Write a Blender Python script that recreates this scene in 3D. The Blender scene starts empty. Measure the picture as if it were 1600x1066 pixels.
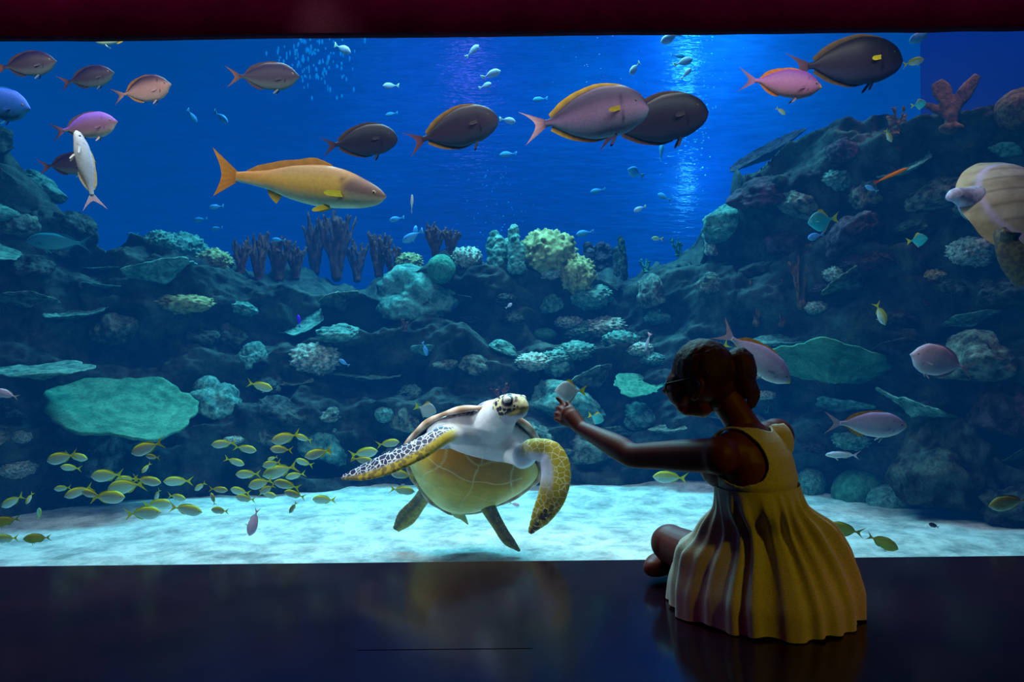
import bpy, bmesh, math, random
import numpy as np
from mathutils import Vector, Matrix, noise, Euler
from mathutils.bvhtree import BVHTree

random.seed(7)
rng = np.random.default_rng(11)
C = bpy.context.scene.collection
SC = bpy.context.scene
PI = math.pi

# ------------------------------------------------------------------ camera
F = 1600 * 28 / 36
CAM = Vector((0, 0, .85))
ROLL = math.radians(.6)
R = Matrix.Rotation(PI / 2, 3, 'X') @ Matrix.Rotation(-ROLL, 3, 'Z')
G = 3.075                                   # where the acrylic pane stands


def ray(u, v):
    return (R @ Vector(((u - 800) / F, -(v - 533) / F, -1))).normalized()


def P(u, v, Y):
    d = R @ Vector(((u - 800) / F, -(v - 533) / F, -1))
    return CAM + d * (Y / d.y)


cam = bpy.data.cameras.new('camera')
cam.lens = 28
cam.sensor_width = 36
cam.clip_end = 200
co = bpy.data.objects.new('camera', cam)
C.objects.link(co)
co.matrix_world = Matrix.Translation(CAM) @ R.to_4x4()
SC.camera = co
SC.view_settings.view_transform = 'Standard'
SC.view_settings.look = 'None'


# ------------------------------------------------------------------ helpers
def lin(c):
    c = c / 255
    return c / 12.92 if c <= .04045 else ((c + .055) / 1.055) ** 2.4


def S(r, g, b):
    return np.array([lin(r), lin(g), lin(b), 1.0])


def mixc(a, b, t):
    t = min(1, max(0, t))
    return a * (1 - t) + b * t


def sm(a, b, x):
    t = min(1, max(0, (x - a) / (b - a)))
    return t * t * (3 - 2 * t)


def mesh(name, verts, faces, cols=None, smooth=True, extra=None):
    me = bpy.data.meshes.new(name)
    me.from_pydata([tuple(v) for v in verts], [], [tuple(f) for f in faces])
    if smooth:
        me.polygons.foreach_set('use_smooth', [True] * len(me.polygons))
    if cols is not None:
        setcol(me, 'Col', cols)
    if extra is not None:
        setcol(me, 'Msk', extra)
    me.update()
    return me


def setcol(me, name, cols):
    a = me.color_attributes.new(name, 'FLOAT_COLOR', 'POINT')
    a.data.foreach_set('color', np.asarray(cols, dtype=np.float32).ravel())


def put(name, me, mat=None, parent=None):
    o = bpy.data.objects.new(name, me)
    C.objects.link(o)
    if mat is not None and not me.materials:
        me.materials.append(mat)
    if parent is not None:
        o.parent = parent
    return o


def tag(o, label=None, cat=None, group=None, kind=None):
    if label: o['label'] = label
    if cat: o['category'] = cat
    if group: o['group'] = group
    if kind: o['kind'] = kind
    return o


def empty(name, loc=(0, 0, 0)):
    o = bpy.data.objects.new(name, None)
    o.empty_display_size = .05
    C.objects.link(o)
    o.location = loc
    return o


KIDS = {}


def copy_tree(o, parent=None):
    c = o.copy()
    C.objects.link(c)
    if parent is not None:
        c.parent = parent
    for ch in list(o.children):
        copy_tree(ch, c)
    return c


ONES = ['first', 'second', 'third', 'fourth', 'fifth', 'sixth', 'seventh', 'eighth', 'ninth', 'tenth', 'eleventh', 'twelfth',
        'thirteenth', 'fourteenth', 'fifteenth', 'sixteenth', 'seventeenth', 'eighteenth', 'nineteenth', 'twentieth']
TENS = ['', '', 'twenty', 'thirty', 'forty', 'fifty', 'sixty', 'seventy']
TENTH = ['', '', 'twentieth', 'thirtieth', 'fortieth', 'fiftieth', 'sixtieth', 'seventieth']


def nth(i):                                  # 1 based
    if i <= 20: return ONES[i - 1]
    if i % 10 == 0: return TENTH[i // 10]
    return TENS[i // 10] + '-' + ONES[i % 10 - 1]


def pchip(xs, ys, x):
    xs = np.asarray(xs, float); ys = np.asarray(ys, float); x = np.asarray(x, float)
    h = np.diff(xs); d = np.diff(ys) / h
    m = np.zeros_like(xs)
    for i in range(1, len(xs) - 1):
        if d[i - 1] * d[i] > 0:
            w1 = 2 * h[i] + h[i - 1]; w2 = h[i] + 2 * h[i - 1]
            m[i] = (w1 + w2) / (w1 / d[i - 1] + w2 / d[i])
    m[0], m[-1] = d[0], d[-1]
    k = np.clip(np.searchsorted(xs, x) - 1, 0, len(xs) - 2)
    t = (np.clip(x, xs[0], xs[-1]) - xs[k]) / h[k]
    return ((2 * t**3 - 3 * t**2 + 1) * ys[k] + (t**3 - 2 * t**2 + t) * h[k] * m[k]
            + (-2 * t**3 + 3 * t**2) * ys[k + 1] + (t**3 - t**2) * h[k] * m[k + 1])


def loft(rings, cap=True, closed=True):
    n = len(rings[0])
    V = [Vector(p) for r in rings for p in r]
    Fc = []
    for i in range(len(rings) - 1):
        for j in range(n if closed else n - 1):
            k = (j + 1) % n
            Fc.append((i * n + j, i * n + k, (i + 1) * n + k, (i + 1) * n + j))
    if cap and closed:
        a = len(V); V.append(sum((Vector(p) for p in rings[0]), Vector()) / n)
        b = len(V); V.append(sum((Vector(p) for p in rings[-1]), Vector()) / n)
        for j in range(n):
            k = (j + 1) % n
            Fc.append((a, k, j))
            Fc.append((b, (len(rings) - 1) * n + j, (len(rings) - 1) * n + k))
    return V, Fc


def smooth_path(pts, vals, n):
    """resample points and per-point values through the same smooth curve"""
    pts = np.array([tuple(p) for p in pts], float)
    d = np.r_[0, np.cumsum(np.linalg.norm(np.diff(pts, axis=0), axis=1))]
    x = np.linspace(0, d[-1], n)
    q = np.stack([pchip(d, pts[:, i], x) for i in range(3)], 1)
    return [Vector(p) for p in q], [pchip(d, v, x) for v in vals]


def ribbon(pts, w, t, N, n=18, steps=24):
    """flattened tapering limb: half widths w, half thicknesses t, face normal N"""
    Q, (w, t) = smooth_path(pts, [w, t], steps)
    rings, frames = [], []
    N = Vector(N).normalized()
    for i, p in enumerate(Q):
        T = (Q[min(i + 1, steps - 1)] - Q[max(i - 1, 0)]).normalized()
        Nn = (N - T * N.dot(T)).normalized()
        W = T.cross(Nn)
        frames.append((p, T, W, Nn, float(w[i])))
        rings.append([p + W * (w[i] * math.cos(a)) + Nn * (t[i] * math.sin(a)) for a in np.linspace(0, 2 * PI, n, endpoint=False)])
    return loft(rings), frames


def tube(pts, r, n=14, steps=None):
    steps = steps or max(2, 6 * (len(pts) - 1))
    Q, (rr,) = smooth_path(pts, [r], steps) if len(pts) > 2 else ([Vector(pts[0]).lerp(Vector(pts[1]), k / (steps - 1)) for k in range(steps)], (np.linspace(r[0], r[1], steps),))
    T0 = (Q[1] - Q[0]).normalized()
    A = T0.orthogonal().normalized()
    rings = []
    # rounded start
    for i, p in enumerate(Q):
        T = (Q[min(i + 1, steps - 1)] - Q[max(i - 1, 0)]).normalized()
        A = (A - T * A.dot(T)).normalized()
        B = T.cross(A)
        ring = lambda c, q: [c + (A * math.cos(a) + B * math.sin(a)) * q for a in np.linspace(0, 2 * PI, n, endpoint=False)]
        if i == 0:
            for k in (.95, .7, .35):
                rings.append(ring(p - T * rr[i] * k, rr[i] * math.sqrt(1 - k * k)))
        rings.append(ring(p, rr[i]))
        if i == steps - 1:
            for k in (.35, .7, .95):
                rings.append(ring(p + T * rr[i] * k, rr[i] * math.sqrt(1 - k * k)))
    return loft(rings)


def ball(c, r, axes=None, n=20, m=12):
    c = Vector(c)
    r = (r, r, r) if isinstance(r, (int, float)) else r
    X, Y, Z = axes or (Vector((1, 0, 0)), Vector((0, 1, 0)), Vector((0, 0, 1)))
    rings = []
    for k in range(1, m):
        a = -PI / 2 + PI * k / m
        rings.append([c + X * (r[0] * math.cos(a) * math.cos(b)) + Y * (r[1] * math.cos(a) * math.sin(b)) + Z * (r[2] * math.sin(a)) for b in np.linspace(0, 2 * PI, n, endpoint=False)])
    V, Fc = loft(rings)
    V[-2] = c - Z * r[2]
    V[-1] = c + Z * r[2]
    return V, Fc


def join(parts):
    V, Fc = [], []
    for v, f in parts:
        k = len(V)
        V += list(v)
        Fc += [tuple(i + k for i in q) for q in f]
    return V, Fc


def remesh(parts, voxel, its=4, fac=.5):
    """one continuous surface out of overlapping closed shapes"""
    V, Fc = join(parts)
    me = mesh('tmp', V, Fc)
    bm = bmesh.new(); bm.from_mesh(me)
    bmesh.ops.recalc_face_normals(bm, faces=bm.faces[:])
    bm.to_mesh(me); bm.free()
    o = bpy.data.objects.new('tmp', me)
    C.objects.link(o)
    m = o.modifiers.new('r', 'REMESH'); m.mode = 'VOXEL'; m.voxel_size = voxel
    if its:
        s = o.modifiers.new('s', 'SMOOTH'); s.factor = fac; s.iterations = its
    dg = bpy.context.evaluated_depsgraph_get()
    out = bpy.data.meshes.new_from_object(o.evaluated_get(dg))
    bpy.data.objects.remove(o)
    bpy.data.meshes.remove(me)
    # keep the largest piece only
    bm = bmesh.new(); bm.from_mesh(out); bm.verts.ensure_lookup_table()
    seen, best = set(), []
    for v in bm.verts:
        if v in seen: continue
        st, comp = [v], [v]; seen.add(v)
        while st:
            x = st.pop()
            for e in x.link_edges:
                y = e.other_vert(x)
                if y not in seen:
                    seen.add(y); st.append(y); comp.append(y)
        if len(comp) > len(best): best = comp
    keep = set(best)
    bmesh.ops.delete(bm, geom=[v for v in bm.verts if v not in keep], context='VERTS')
    bm.to_mesh(out); bm.free()
    out.polygons.foreach_set('use_smooth', [True] * len(out.polygons))
    out.update()
    return out


# ------------------------------------------------------------------ materials
def newmat(name):
    m = bpy.data.materials.new(name)
    m.use_nodes = True
    nt = m.node_tree
    b = nt.nodes['Principled BSDF']
    return m, nt, b


def N(nt, typ, **kw):
    n = nt.nodes.new(typ)
    for k, v in kw.items():
        if k.startswith('in_'):
            n.inputs[k[3:].replace('_', ' ')].default_value = v
        else:
            setattr(n, k, v)
    return n


def mix(nt, a, b, f, blend='MIX'):
    n = nt.nodes.new('ShaderNodeMix')
    n.data_type = 'RGBA'
    n.blend_type = blend
    for s, v in ((0, f), (6, a), (7, b)):
        if hasattr(v, 'is_output') or isinstance(v, bpy.types.NodeSocket):
            nt.links.new(v, n.inputs[s])
        else:
            n.inputs[s].default_value = v if s == 0 else tuple(v)
    return n.outputs[2]


def ramp(nt, src, a, b, lo=0., hi=1.):
    n = nt.nodes.new('ShaderNodeMapRange')
    n.inputs[1].default_value = a; n.inputs[2].default_value = b
    n.inputs[3].default_value = lo; n.inputs[4].default_value = hi
    nt.links.new(src, n.inputs[0])
    return n.outputs[0]


def noisetex(nt, scale, detail=4, rough=.6, coord=None, vec=None):
    n = nt.nodes.new('ShaderNodeTexNoise')
    n.inputs['Scale'].default_value = scale
    n.inputs['Detail'].default_value = detail
    n.inputs['Roughness'].default_value = rough
    if vec is None:
        tc = nt.nodes.new('ShaderNodeTexCoord')
        vec = tc.outputs[coord or 'Object']
    nt.links.new(vec, n.inputs['Vector'])
    return n.outputs[0]


def bump(nt, b, h, strength, dist):
    n = nt.nodes.new('ShaderNodeBump')
    n.inputs['Strength'].default_value = strength
    n.inputs['Distance'].default_value = dist
    nt.links.new(h, n.inputs['Height'])
    nt.links.new(n.outputs[0], b.inputs['Normal'])


def m_col(name, rough=.45, spec=.3, nscale=40., namt=.25, bstr=.0, bdist=.003, sheen=0.):
    """material that reads the mesh's own colour attribute, broken up by noise"""
    m, nt, b = newmat(name)
    at = N(nt, 'ShaderNodeAttribute', attribute_name='Col')
    nz = noisetex(nt, nscale)
    c = mix(nt, at.outputs[0], (0, 0, 0, 1), ramp(nt, nz, .35, .75, 0, namt))
    nt.links.new(c, b.inputs['Base Color'])
    b.inputs['Roughness'].default_value = rough
    b.inputs['Specular IOR Level'].default_value = spec
    if bstr: bump(nt, b, nz, bstr, bdist)
    return m


def m_two(name, c1, c2, nscale=8., rough=.8, spec=.15, bstr=.5, bdist=.02, fine=60., lo=.4, hi=.62):
    m, nt, b = newmat(name)
    n1 = noisetex(nt, nscale, 6, .65)
    n2 = noisetex(nt, fine, 5, .7)
    c = mix(nt, S(*c1), S(*c2), ramp(nt, n1, lo, hi))
    c = mix(nt, c, (0, 0, 0, 1), ramp(nt, n2, .35, .7, 0, .55))
    nt.links.new(c, b.inputs['Base Color'])
    b.inputs['Roughness'].default_value = rough
    b.inputs['Specular IOR Level'].default_value = spec
    if bstr:
        a = nt.nodes.new('ShaderNodeMath'); a.operation = 'ADD'
        nt.links.new(n1, a.inputs[0]); nt.links.new(n2, a.inputs[1])
        bump(nt, b, a.outputs[0], bstr, bdist)
    return m


def m_plain(name, c, rough=.6, spec=.3, namt=.15, nscale=30.):
    m, nt, b = newmat(name)
    nz = noisetex(nt, nscale)
    col = mix(nt, S(*c), (0, 0, 0, 1), ramp(nt, nz, .3, .7, 0, namt))
    nt.links.new(col, b.inputs['Base Color'])
    b.inputs['Roughness'].default_value = rough
    b.inputs['Specular IOR Level'].default_value = spec
    return m


FISH = m_col('fish_skin', .5, .18, 55., .25, .12, .002)
FIN = m_col('fish_fin', .5, .25, 70., .2)
GROUND = m_two('reef_ground', (16, 24, 30), (70, 84, 78), 4., fine=30.)
ROCK = m_two('reef_rock', (16, 24, 30), (86, 100, 92), 2.2, fine=11., bdist=.05)
ROCK2 = m_two('reef_rock_pale', (48, 60, 56), (136, 150, 134), 2.6, fine=12., bdist=.05)
ROCKP = m_two('reef_rock_purple', (30, 22, 34), (96, 78, 92), 2.4, fine=12., bdist=.05)
CGREEN = m_two('coral_green', (48, 112, 92), (84, 150, 122), 3., fine=26., bstr=.25, bdist=.01)
CTEAL = m_two('coral_teal', (50, 100, 94), (120, 170, 156), 3.2, fine=16., bstr=.35)
CTAN = m_two('coral_tan', (110, 104, 60), (206, 200, 140), 3.5, fine=14.)
CRED = m_two('sponge_red', (84, 40, 44), (150, 84, 72), 5., fine=20.)
CBROWN = m_two('coral_brown', (70, 48, 34), (150, 106, 76), 5., fine=20.)
CPALE = m_two('coral_pale', (110, 122, 108), (216, 222, 206), 5., fine=14., bdist=.03)
WATER_GLOW = .031
# ------------------------------------------------------------------ the setting: gallery side
def box(x0, x1, y0, y1, z0, z1):
    V = [(x, y, z) for z in (z0, z1) for y in (y0, y1) for x in (x0, x1)]
    return V, [(0, 2, 3, 1), (4, 5, 7, 6), (0, 1, 5, 4), (2, 6, 7, 3), (1, 3, 7, 5), (0, 4, 6, 2)]


def grid(nx, ny, fn):
    V = [fn(i / (nx - 1), j / (ny - 1)) for j in range(ny) for i in range(nx)]
    Fc = [(j * nx + i, j * nx + i + 1, (j + 1) * nx + i + 1, (j + 1) * nx + i) for j in range(ny - 1) for i in range(nx - 1)]
    return V, Fc


# polished dark floor
m, nt, b = newmat('polished_floor')
nz = noisetex(nt, 3., 5)
n2 = noisetex(nt, 220., 3)
c = mix(nt, S(28, 12, 22), S(40, 14, 26), ramp(nt, nz, .35, .65))
nt.links.new(c, b.inputs['Base Color'])
nt.links.new(ramp(nt, nz, .3, .7, .12, .2), b.inputs['Roughness'])
b.inputs['Specular IOR Level'].default_value = .16
bump(nt, b, n2, .02, .002)
FLOORM = m
fl = put('floor', mesh('floor', *grid(2, 2, lambda a, c_: (-6 + 12 * a, -3 + (3 + G) * c_, 0)), smooth=False), FLOORM)
tag(fl, kind='structure')
seamz = put('trim_1', mesh('trim_1', *box(P(558, 1012, 2.2).x, P(832, 1012, 2.2).x, P(700, 1012, 2.2).y - .01, P(700, 1012, 2.2).y - .007, 0, .0006), smooth=False), m_plain('floor_joint', (4, 4, 6), .9, 0))
seamz.location.y = 1244.4 * .85 / (1012 - 533) - 2.2
tag(seamz, kind='structure')

HEAD = m_two('header_paint', (58, 14, 40), (76, 18, 52), 3., .85, .1, .3, .004, 160.)
zh = P(800, 38, 2.95).z


def header(a, c_):
    x = -6 + 12 * a
    w = .004 * noise.noise(Vector((x * 1.7, 3, 0))) + .0025 * noise.noise(Vector((x * 6, 9, 0)))
    prof = [(3.07, 3.4), (3.07, zh), (3.06, zh), (3.04, zh), (3.03, zh + .006), (3.03, 3.4)]
    y, z = prof[min(5, int(round(c_ * 5)))]
    return (x, y, z + (w if z < 3 else 0))


hd = put('wall_front', mesh('wall_front', *grid(240, 6, header), smooth=False), HEAD)
tag(hd, kind='structure')
m = m_plain('gallery_paint', (34, 14, 24), .9, .1)
for nm, f in (('wall_back', grid(2, 2, lambda a, c_: (-6 + 12 * a, -3, 3.4 * c_))),
              ('wall_left', grid(2, 2, lambda a, c_: (-6, -3 + 5.945 * a, 3.4 * c_))),
              ('wall_right', grid(2, 2, lambda a, c_: (6, -3 + 5.945 * a, 3.4 * c_))),
              ('ceiling', grid(2, 2, lambda a, c_: (-6 + 12 * a, -3 + 5.945 * c_, 3.4)))):
    tag(put(nm, mesh(nm, *f, smooth=False), m), kind='structure')

# acrylic pane
m = bpy.data.materials.new('acrylic')
m.use_nodes = True
nt = m.node_tree
nt.nodes.clear()
out = nt.nodes.new('ShaderNodeOutputMaterial')
tr = nt.nodes.new('ShaderNodeBsdfTransparent'); tr.inputs[0].default_value = (.97, .985, 1, 1)
gl = nt.nodes.new('ShaderNodeBsdfGlossy'); gl.inputs['Roughness'].default_value = .02
mx = nt.nodes.new('ShaderNodeMixShader')
lw = nt.nodes.new('ShaderNodeLayerWeight'); lw.inputs[0].default_value = .2
pw = nt.nodes.new('ShaderNodeMath'); pw.operation = 'MULTIPLY'; pw.inputs[1].default_value = .12
nt.links.new(lw.outputs['Fresnel'], pw.inputs[0])
nt.links.new(pw.outputs[0], mx.inputs[0]); nt.links.new(tr.outputs[0], mx.inputs[1]); nt.links.new(gl.outputs[0], mx.inputs[2])
nt.links.new(mx.outputs[0], out.inputs[0])
tag(put('window_1', mesh('window_1', *grid(2, 2, lambda a, c_: (-6 + 12 * a, G, -.3 + (zh + .4) * c_)), smooth=False), m), kind='structure')

# ------------------------------------------------------------------ the setting: tank side
BACK = 10.4
m = bpy.data.materials.new('sea_water')
m.use_nodes = True
nt = m.node_tree
nt.nodes.clear()
out = nt.nodes.new('ShaderNodeOutputMaterial')
va = nt.nodes.new('ShaderNodeVolumeAbsorption')
va.inputs['Color'].default_value = (.85, .935, .955, 1)
va.inputs['Density'].default_value = 1.0
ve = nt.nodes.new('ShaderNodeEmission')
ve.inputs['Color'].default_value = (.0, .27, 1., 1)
ve.inputs['Strength'].default_value = WATER_GLOW  # even self-glow stands in for blue light scattered in the water
ad = nt.nodes.new('ShaderNodeAddShader')
nt.links.new(va.outputs[0], ad.inputs[0]); nt.links.new(ve.outputs[0], ad.inputs[1])
nt.links.new(ad.outputs[0], out.inputs['Volume'])
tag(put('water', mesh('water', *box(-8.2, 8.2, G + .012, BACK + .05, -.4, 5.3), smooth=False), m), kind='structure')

# rippled blue back wall, side walls and the underside of the tank's roof
m, nt, b = newmat('tank_wall_blue')
tc = nt.nodes.new('ShaderNodeTexCoord')
mp = nt.nodes.new('ShaderNodeMapping'); mp.inputs['Scale'].default_value = (1.6, 1, 9.)
nt.links.new(tc.outputs['Object'], mp.inputs[0])
w1 = noisetex(nt, 1.6, 3, .6, vec=mp.outputs[0])
w2 = noisetex(nt, .5, 3, .6)
c = mix(nt, S(40, 110, 200), S(70, 150, 225), ramp(nt, w2, .35, .65))
c = mix(nt, c, S(10, 40, 120), ramp(nt, w1, .35, .7, 0, .35))
nt.links.new(c, b.inputs['Base Color'])
b.inputs['Roughness'].default_value = .2
b.inputs['Specular IOR Level'].default_value = .5
bump(nt, b, w1, .55, .05)
BLUE = m
tag(put('wall_far', mesh('wall_far', *grid(2, 2, lambda a, c_: (-8.2 + 16.4 * a, BACK, -.4 + 5.8 * c_)), smooth=False), BLUE), kind='structure')
tag(put('wall_tank_left', mesh('wall_tank_left', *grid(2, 2, lambda a, c_: (-8, 3.1 + 7.3 * a, -.4 + 5.8 * c_)), smooth=False), BLUE), kind='structure')
tag(put('wall_tank_right', mesh('wall_tank_right', *grid(2, 2, lambda a, c_: (8, 3.1 + 7.3 * a, -.4 + 5.8 * c_)), smooth=False), BLUE), kind='structure')

m, nt, b = newmat('tank_wall_indigo')
nz = noisetex(nt, .7, 3)
nt.links.new(mix(nt, S(16, 10, 120), S(30, 16, 170), nz), b.inputs['Base Color'])
b.inputs['Roughness'].default_value = .6
pa, pb = P(1440, 300, 5.9), P(1760, 300, 5.3)
tag(put('wall_indigo', mesh('wall_indigo', *grid(2, 2, lambda a, c_: (pa.x + (pb.x - pa.x) * a, pa.y + (pb.y - pa.y) * a, -.4 + 5.6 * c_)), smooth=False), m), kind='structure')

# sand
m, nt, b = newmat('white_sand')
n1 = noisetex(nt, 6., 6, .65); n2 = noisetex(nt, 45., 5, .7); n3 = noisetex(nt, 260., 3, .7)
c = mix(nt, S(250, 250, 242), S(120, 135, 138), ramp(nt, n1, .42, .68, 0, .8))
c = mix(nt, c, S(120, 130, 130), ramp(nt, n2, .5, .75, 0, .45))
nt.links.new(c, b.inputs['Base Color'])
b.inputs['Roughness'].default_value = .9
b.inputs['Specular IOR Level'].default_value = .1
a = nt.nodes.new('ShaderNodeMath'); a.operation = 'ADD'
nt.links.new(n2, a.inputs[0]); nt.links.new(n3, a.inputs[1])
bump(nt, b, a.outputs[0], .8, .015)


def sandz(x, y):
    k = 1
    return k * (.03 * noise.noise(Vector((x * .9, y * 1.3, 0))) + .016 * noise.noise(Vector((x * 3.1, y * 5, 4))) + .008 * noise.noise(Vector((x * 9, y * 14, 8)))) - .20


def sandp(a, c_):
    x = -5 + 10 * a; y = G + .014 + 3.6 * c_ ** 1.2
    return (x, y, sandz(x, y))


tag(put('floor_sand', mesh('floor_sand', *grid(360, 120, sandp)), m), kind='structure')

# the reef's rock bank: fan of columns running from the sand up to the skyline
SKY = [(-260, 60, 5.0), (-60, 150, 5.2), (40, 260, 5.4), (110, 345, 5.6), (170, 395, 5.8), (230, 372, 5.9), (330, 405, 6.1), (430, 452, 6.3), (600, 452, 6.5),
       (760, 428, 6.5), (900, 425, 6.5), (1000, 432, 6.4), (1080, 395, 6.2), (1135, 345, 6.0), (1165, 275, 5.8), (1230, 222, 5.6),
       (1300, 188, 5.3), (1400, 165, 5.0), (1500, 175, 4.8), (1620, 165, 4.6), (1900, 120, 4.4)]
BASE = [(-260, 3.7), (0, 3.95), (150, 4.25), (330, 4.5), (600, 4.62), (900, 4.6), (1150, 4.55), (1300, 4.3), (1420, 4.0), (1530, 3.72), (1620, 3.55), (1900, 3.4)]
su = [s[0] for s in SKY]


def reef(a, c_):
    u = -260 + 2160 * a
    v = float(np.interp(u, su, [s[1] for s in SKY])); Yt = float(np.interp(u, su, [s[2] for s in SKY]))
    Yb = 1.235 * float(pchip([q[0] for q in BASE], [q[1] for q in BASE], u))
    top = P(u, v, Yt)
    d = ray(u, 533); bx = d.x / d.y * Yb
    base = Vector((bx, Yb, -.28))
    k = c_ / .86
    if k <= 1:
        p = base.lerp(top, k)
        p.z = base.z + (top.z - base.z) * k ** .95
        nrm = Vector((0, -.85, .53))
    else:
        p = top + Vector((d.x / d.y, 1, 0)) * (1.9 * (k - 1) / (1 / .86 - 1)) + Vector((0, 0, -.25 * (k - 1) * 6))
        nrm = Vector((0, -.1, 1))
    q = Vector((p.x * 1.0, p.y * .8, p.z * 1.7))
    f = .55 * (noise.ridged_multi_fractal(q * 1.1 + Vector((3, 1, 7)), .9, 2.1, 4, 1.0, 2.0) - 1.1) * .35
    f += .20 * noise.noise(q * 2.3) + .07 * noise.noise(q * 6.1) + .03 * noise.noise(q * 14) + .012 * noise.noise(q * 31)
    # ledges
    f += .10 * math.sin(p.z * 11 + 3 * noise.noise(Vector((p.x * .9, p.y * .9, 2))))
    f *= sm(0, .10, c_) * .92 + .08
    return p + nrm * f


RV, RF = grid(620, 170, reef)
tag(put('ground_reef', mesh('ground_reef', RV, RF), GROUND), kind='structure')
REEF = BVHTree.FromPolygons([tuple(v) for v in RV], RF)


def on_reef(u, v):
    d = ray(u, v)
    h = REEF.ray_cast(CAM, d)
    if h[0] is None:
        return None, None
    n = h[1]
    if n.dot(d) > 0: n = -n
    return h[0], n
# ------------------------------------------------------------------ fish
def body_of(sp, n, m, cap_noise=0):
    top, bot = sp['top'], sp['bot']
    ss = (1 - np.cos(np.linspace(0, PI, n))) / 2 * .5 + np.linspace(0, 1, n) * .5
    ss = np.clip(ss, 0, 1)
    T = pchip([t[0] for t in top], [t[1] for t in top], ss)
    B = pchip([t[0] for t in bot], [t[1] for t in bot], ss)
    Wd = pchip([0, .06, .2, .4, .7, .92, 1], [.12, .5, .9, 1, .62, .2, .16], ss) * sp['wid']
    rings, cols = [], []
    nz = Vector((sp.get('seed', 1) * 3.7, 0, 0))
    for i, s in enumerate(ss):
        x = .5 - s * sp['bl']
        mid, h = (T[i] + B[i]) / 2, (T[i] - B[i]) / 2
        yb = sp.get('bend', 0) * max(0, s - .3) ** 2
        r = []
        for a in np.linspace(0, 2 * PI, m, endpoint=False):
            ca, sa = math.cos(a), math.sin(a)
            r.append((x, Wd[i] * math.copysign(abs(ca) ** .9, ca) + yb, mid + h * sa))
            cols.append(sp['col'](s, (sa + 1) / 2, x))
        rings.append(r)
    V, Fc = loft(rings)
    cols.append(sp['col'](0, .5, .5)); cols.append(sp['col'](1, .5, .5 - sp['bl']))
    return V, Fc, cols


def prof(sp, edge, s):
    p = sp[edge]
    return float(pchip([t[0] for t in p], [t[1] for t in p], [s])[0])


def sheet(bases, tips, c0, c1, k=4, curve=0.):
    V, cols = [], []
    n = len(bases)
    for j in range(k + 1):
        t = j / k
        for i in range(n):
            p = Vector(bases[i]).lerp(Vector(tips[i]), t)
            p.y += curve * t * t
            V.append(p); cols.append(mixc(c0, c1, t) * (1 if i % 2 else .82))
    Fc = [(j * n + i, j * n + i + 1, (j + 1) * n + i + 1, (j + 1) * n + i) for j in range(k) for i in range(n - 1)]
    return V, Fc, cols


def edge_fin(sp, edge, s0, s1, hs, sweep, c0, c1, n=14):
    sg = 1 if edge == 'top' else -1
    bs, ts = [], []
    for i in range(n):
        q = i / (n - 1)
        s = s0 + (s1 - s0) * q
        z = prof(sp, edge, s)
        x = .5 - s * sp['bl']
        yb = sp.get('bend', 0) * max(0, s - .3) ** 2
        h = float(pchip(np.linspace(0, 1, len(hs)), hs, [q])[0])
        bs.append((x, yb, z - sg * .012))
        ts.append((x - sweep * (h + .25 * h * q), yb, z + sg * h))
    return sheet(bs, ts, c0, c1)


def tail_fin(sp, tips, c0, c1, n=13):
    zt, zb = prof(sp, 'top', 1), prof(sp, 'bot', 1)
    x = .5 - sp['bl']
    yb = sp.get('bend', 0) * .49
    q = np.linspace(0, 1, n)
    tx = pchip(np.linspace(0, 1, len(tips)), [t[0] for t in tips], q)
    tz = pchip(np.linspace(0, 1, len(tips)), [t[1] for t in tips], q)
    bs = [(x + .012, yb, zt + (zb - zt) * k) for k in q]
    ts = [(tx[i], yb * 2.2, tz[i]) for i in range(n)]
    return sheet(bs, ts, c0, c1, 5)


def side_fin(sp, s, zr, ln, ang, spread, c0, c1, side=1, out=.35):
    zt, zb = prof(sp, 'top', s), prof(sp, 'bot', s)
    z = zb + (zt - zb) * zr
    w = float(pchip([0, .06, .2, .4, .7, .92, 1], [.12, .5, .9, 1, .62, .2, .16], [s])[0]) * sp['wid']
    t2 = (z - (zt + zb) / 2) / ((zt - zb) / 2)
    y = side * w * math.sqrt(max(.0, 1 - t2 * t2)) * .96
    x = .5 - s * sp['bl']
    bs, ts = [], []
    for k in np.linspace(-1, 1, 7):
        a = math.radians(ang + spread * k)
        l = ln * (1 - .35 * abs(k) ** 2)
        bs.append((x, y, z + .018 * -k))
        ts.append((x - l * math.cos(a), y + side * out * l, z - l * math.sin(a)))
    return sheet(bs, ts, c0, c1, 3)


def eye_mesh(r, ring, pupil):
    V, Fc = ball((0, 0, 0), (r, r * .45, r), n=14, m=8)
    cols = [pupil if math.hypot(v[0], v[2]) < r * .62 else ring for v in V]
    return V, Fc, cols


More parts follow.
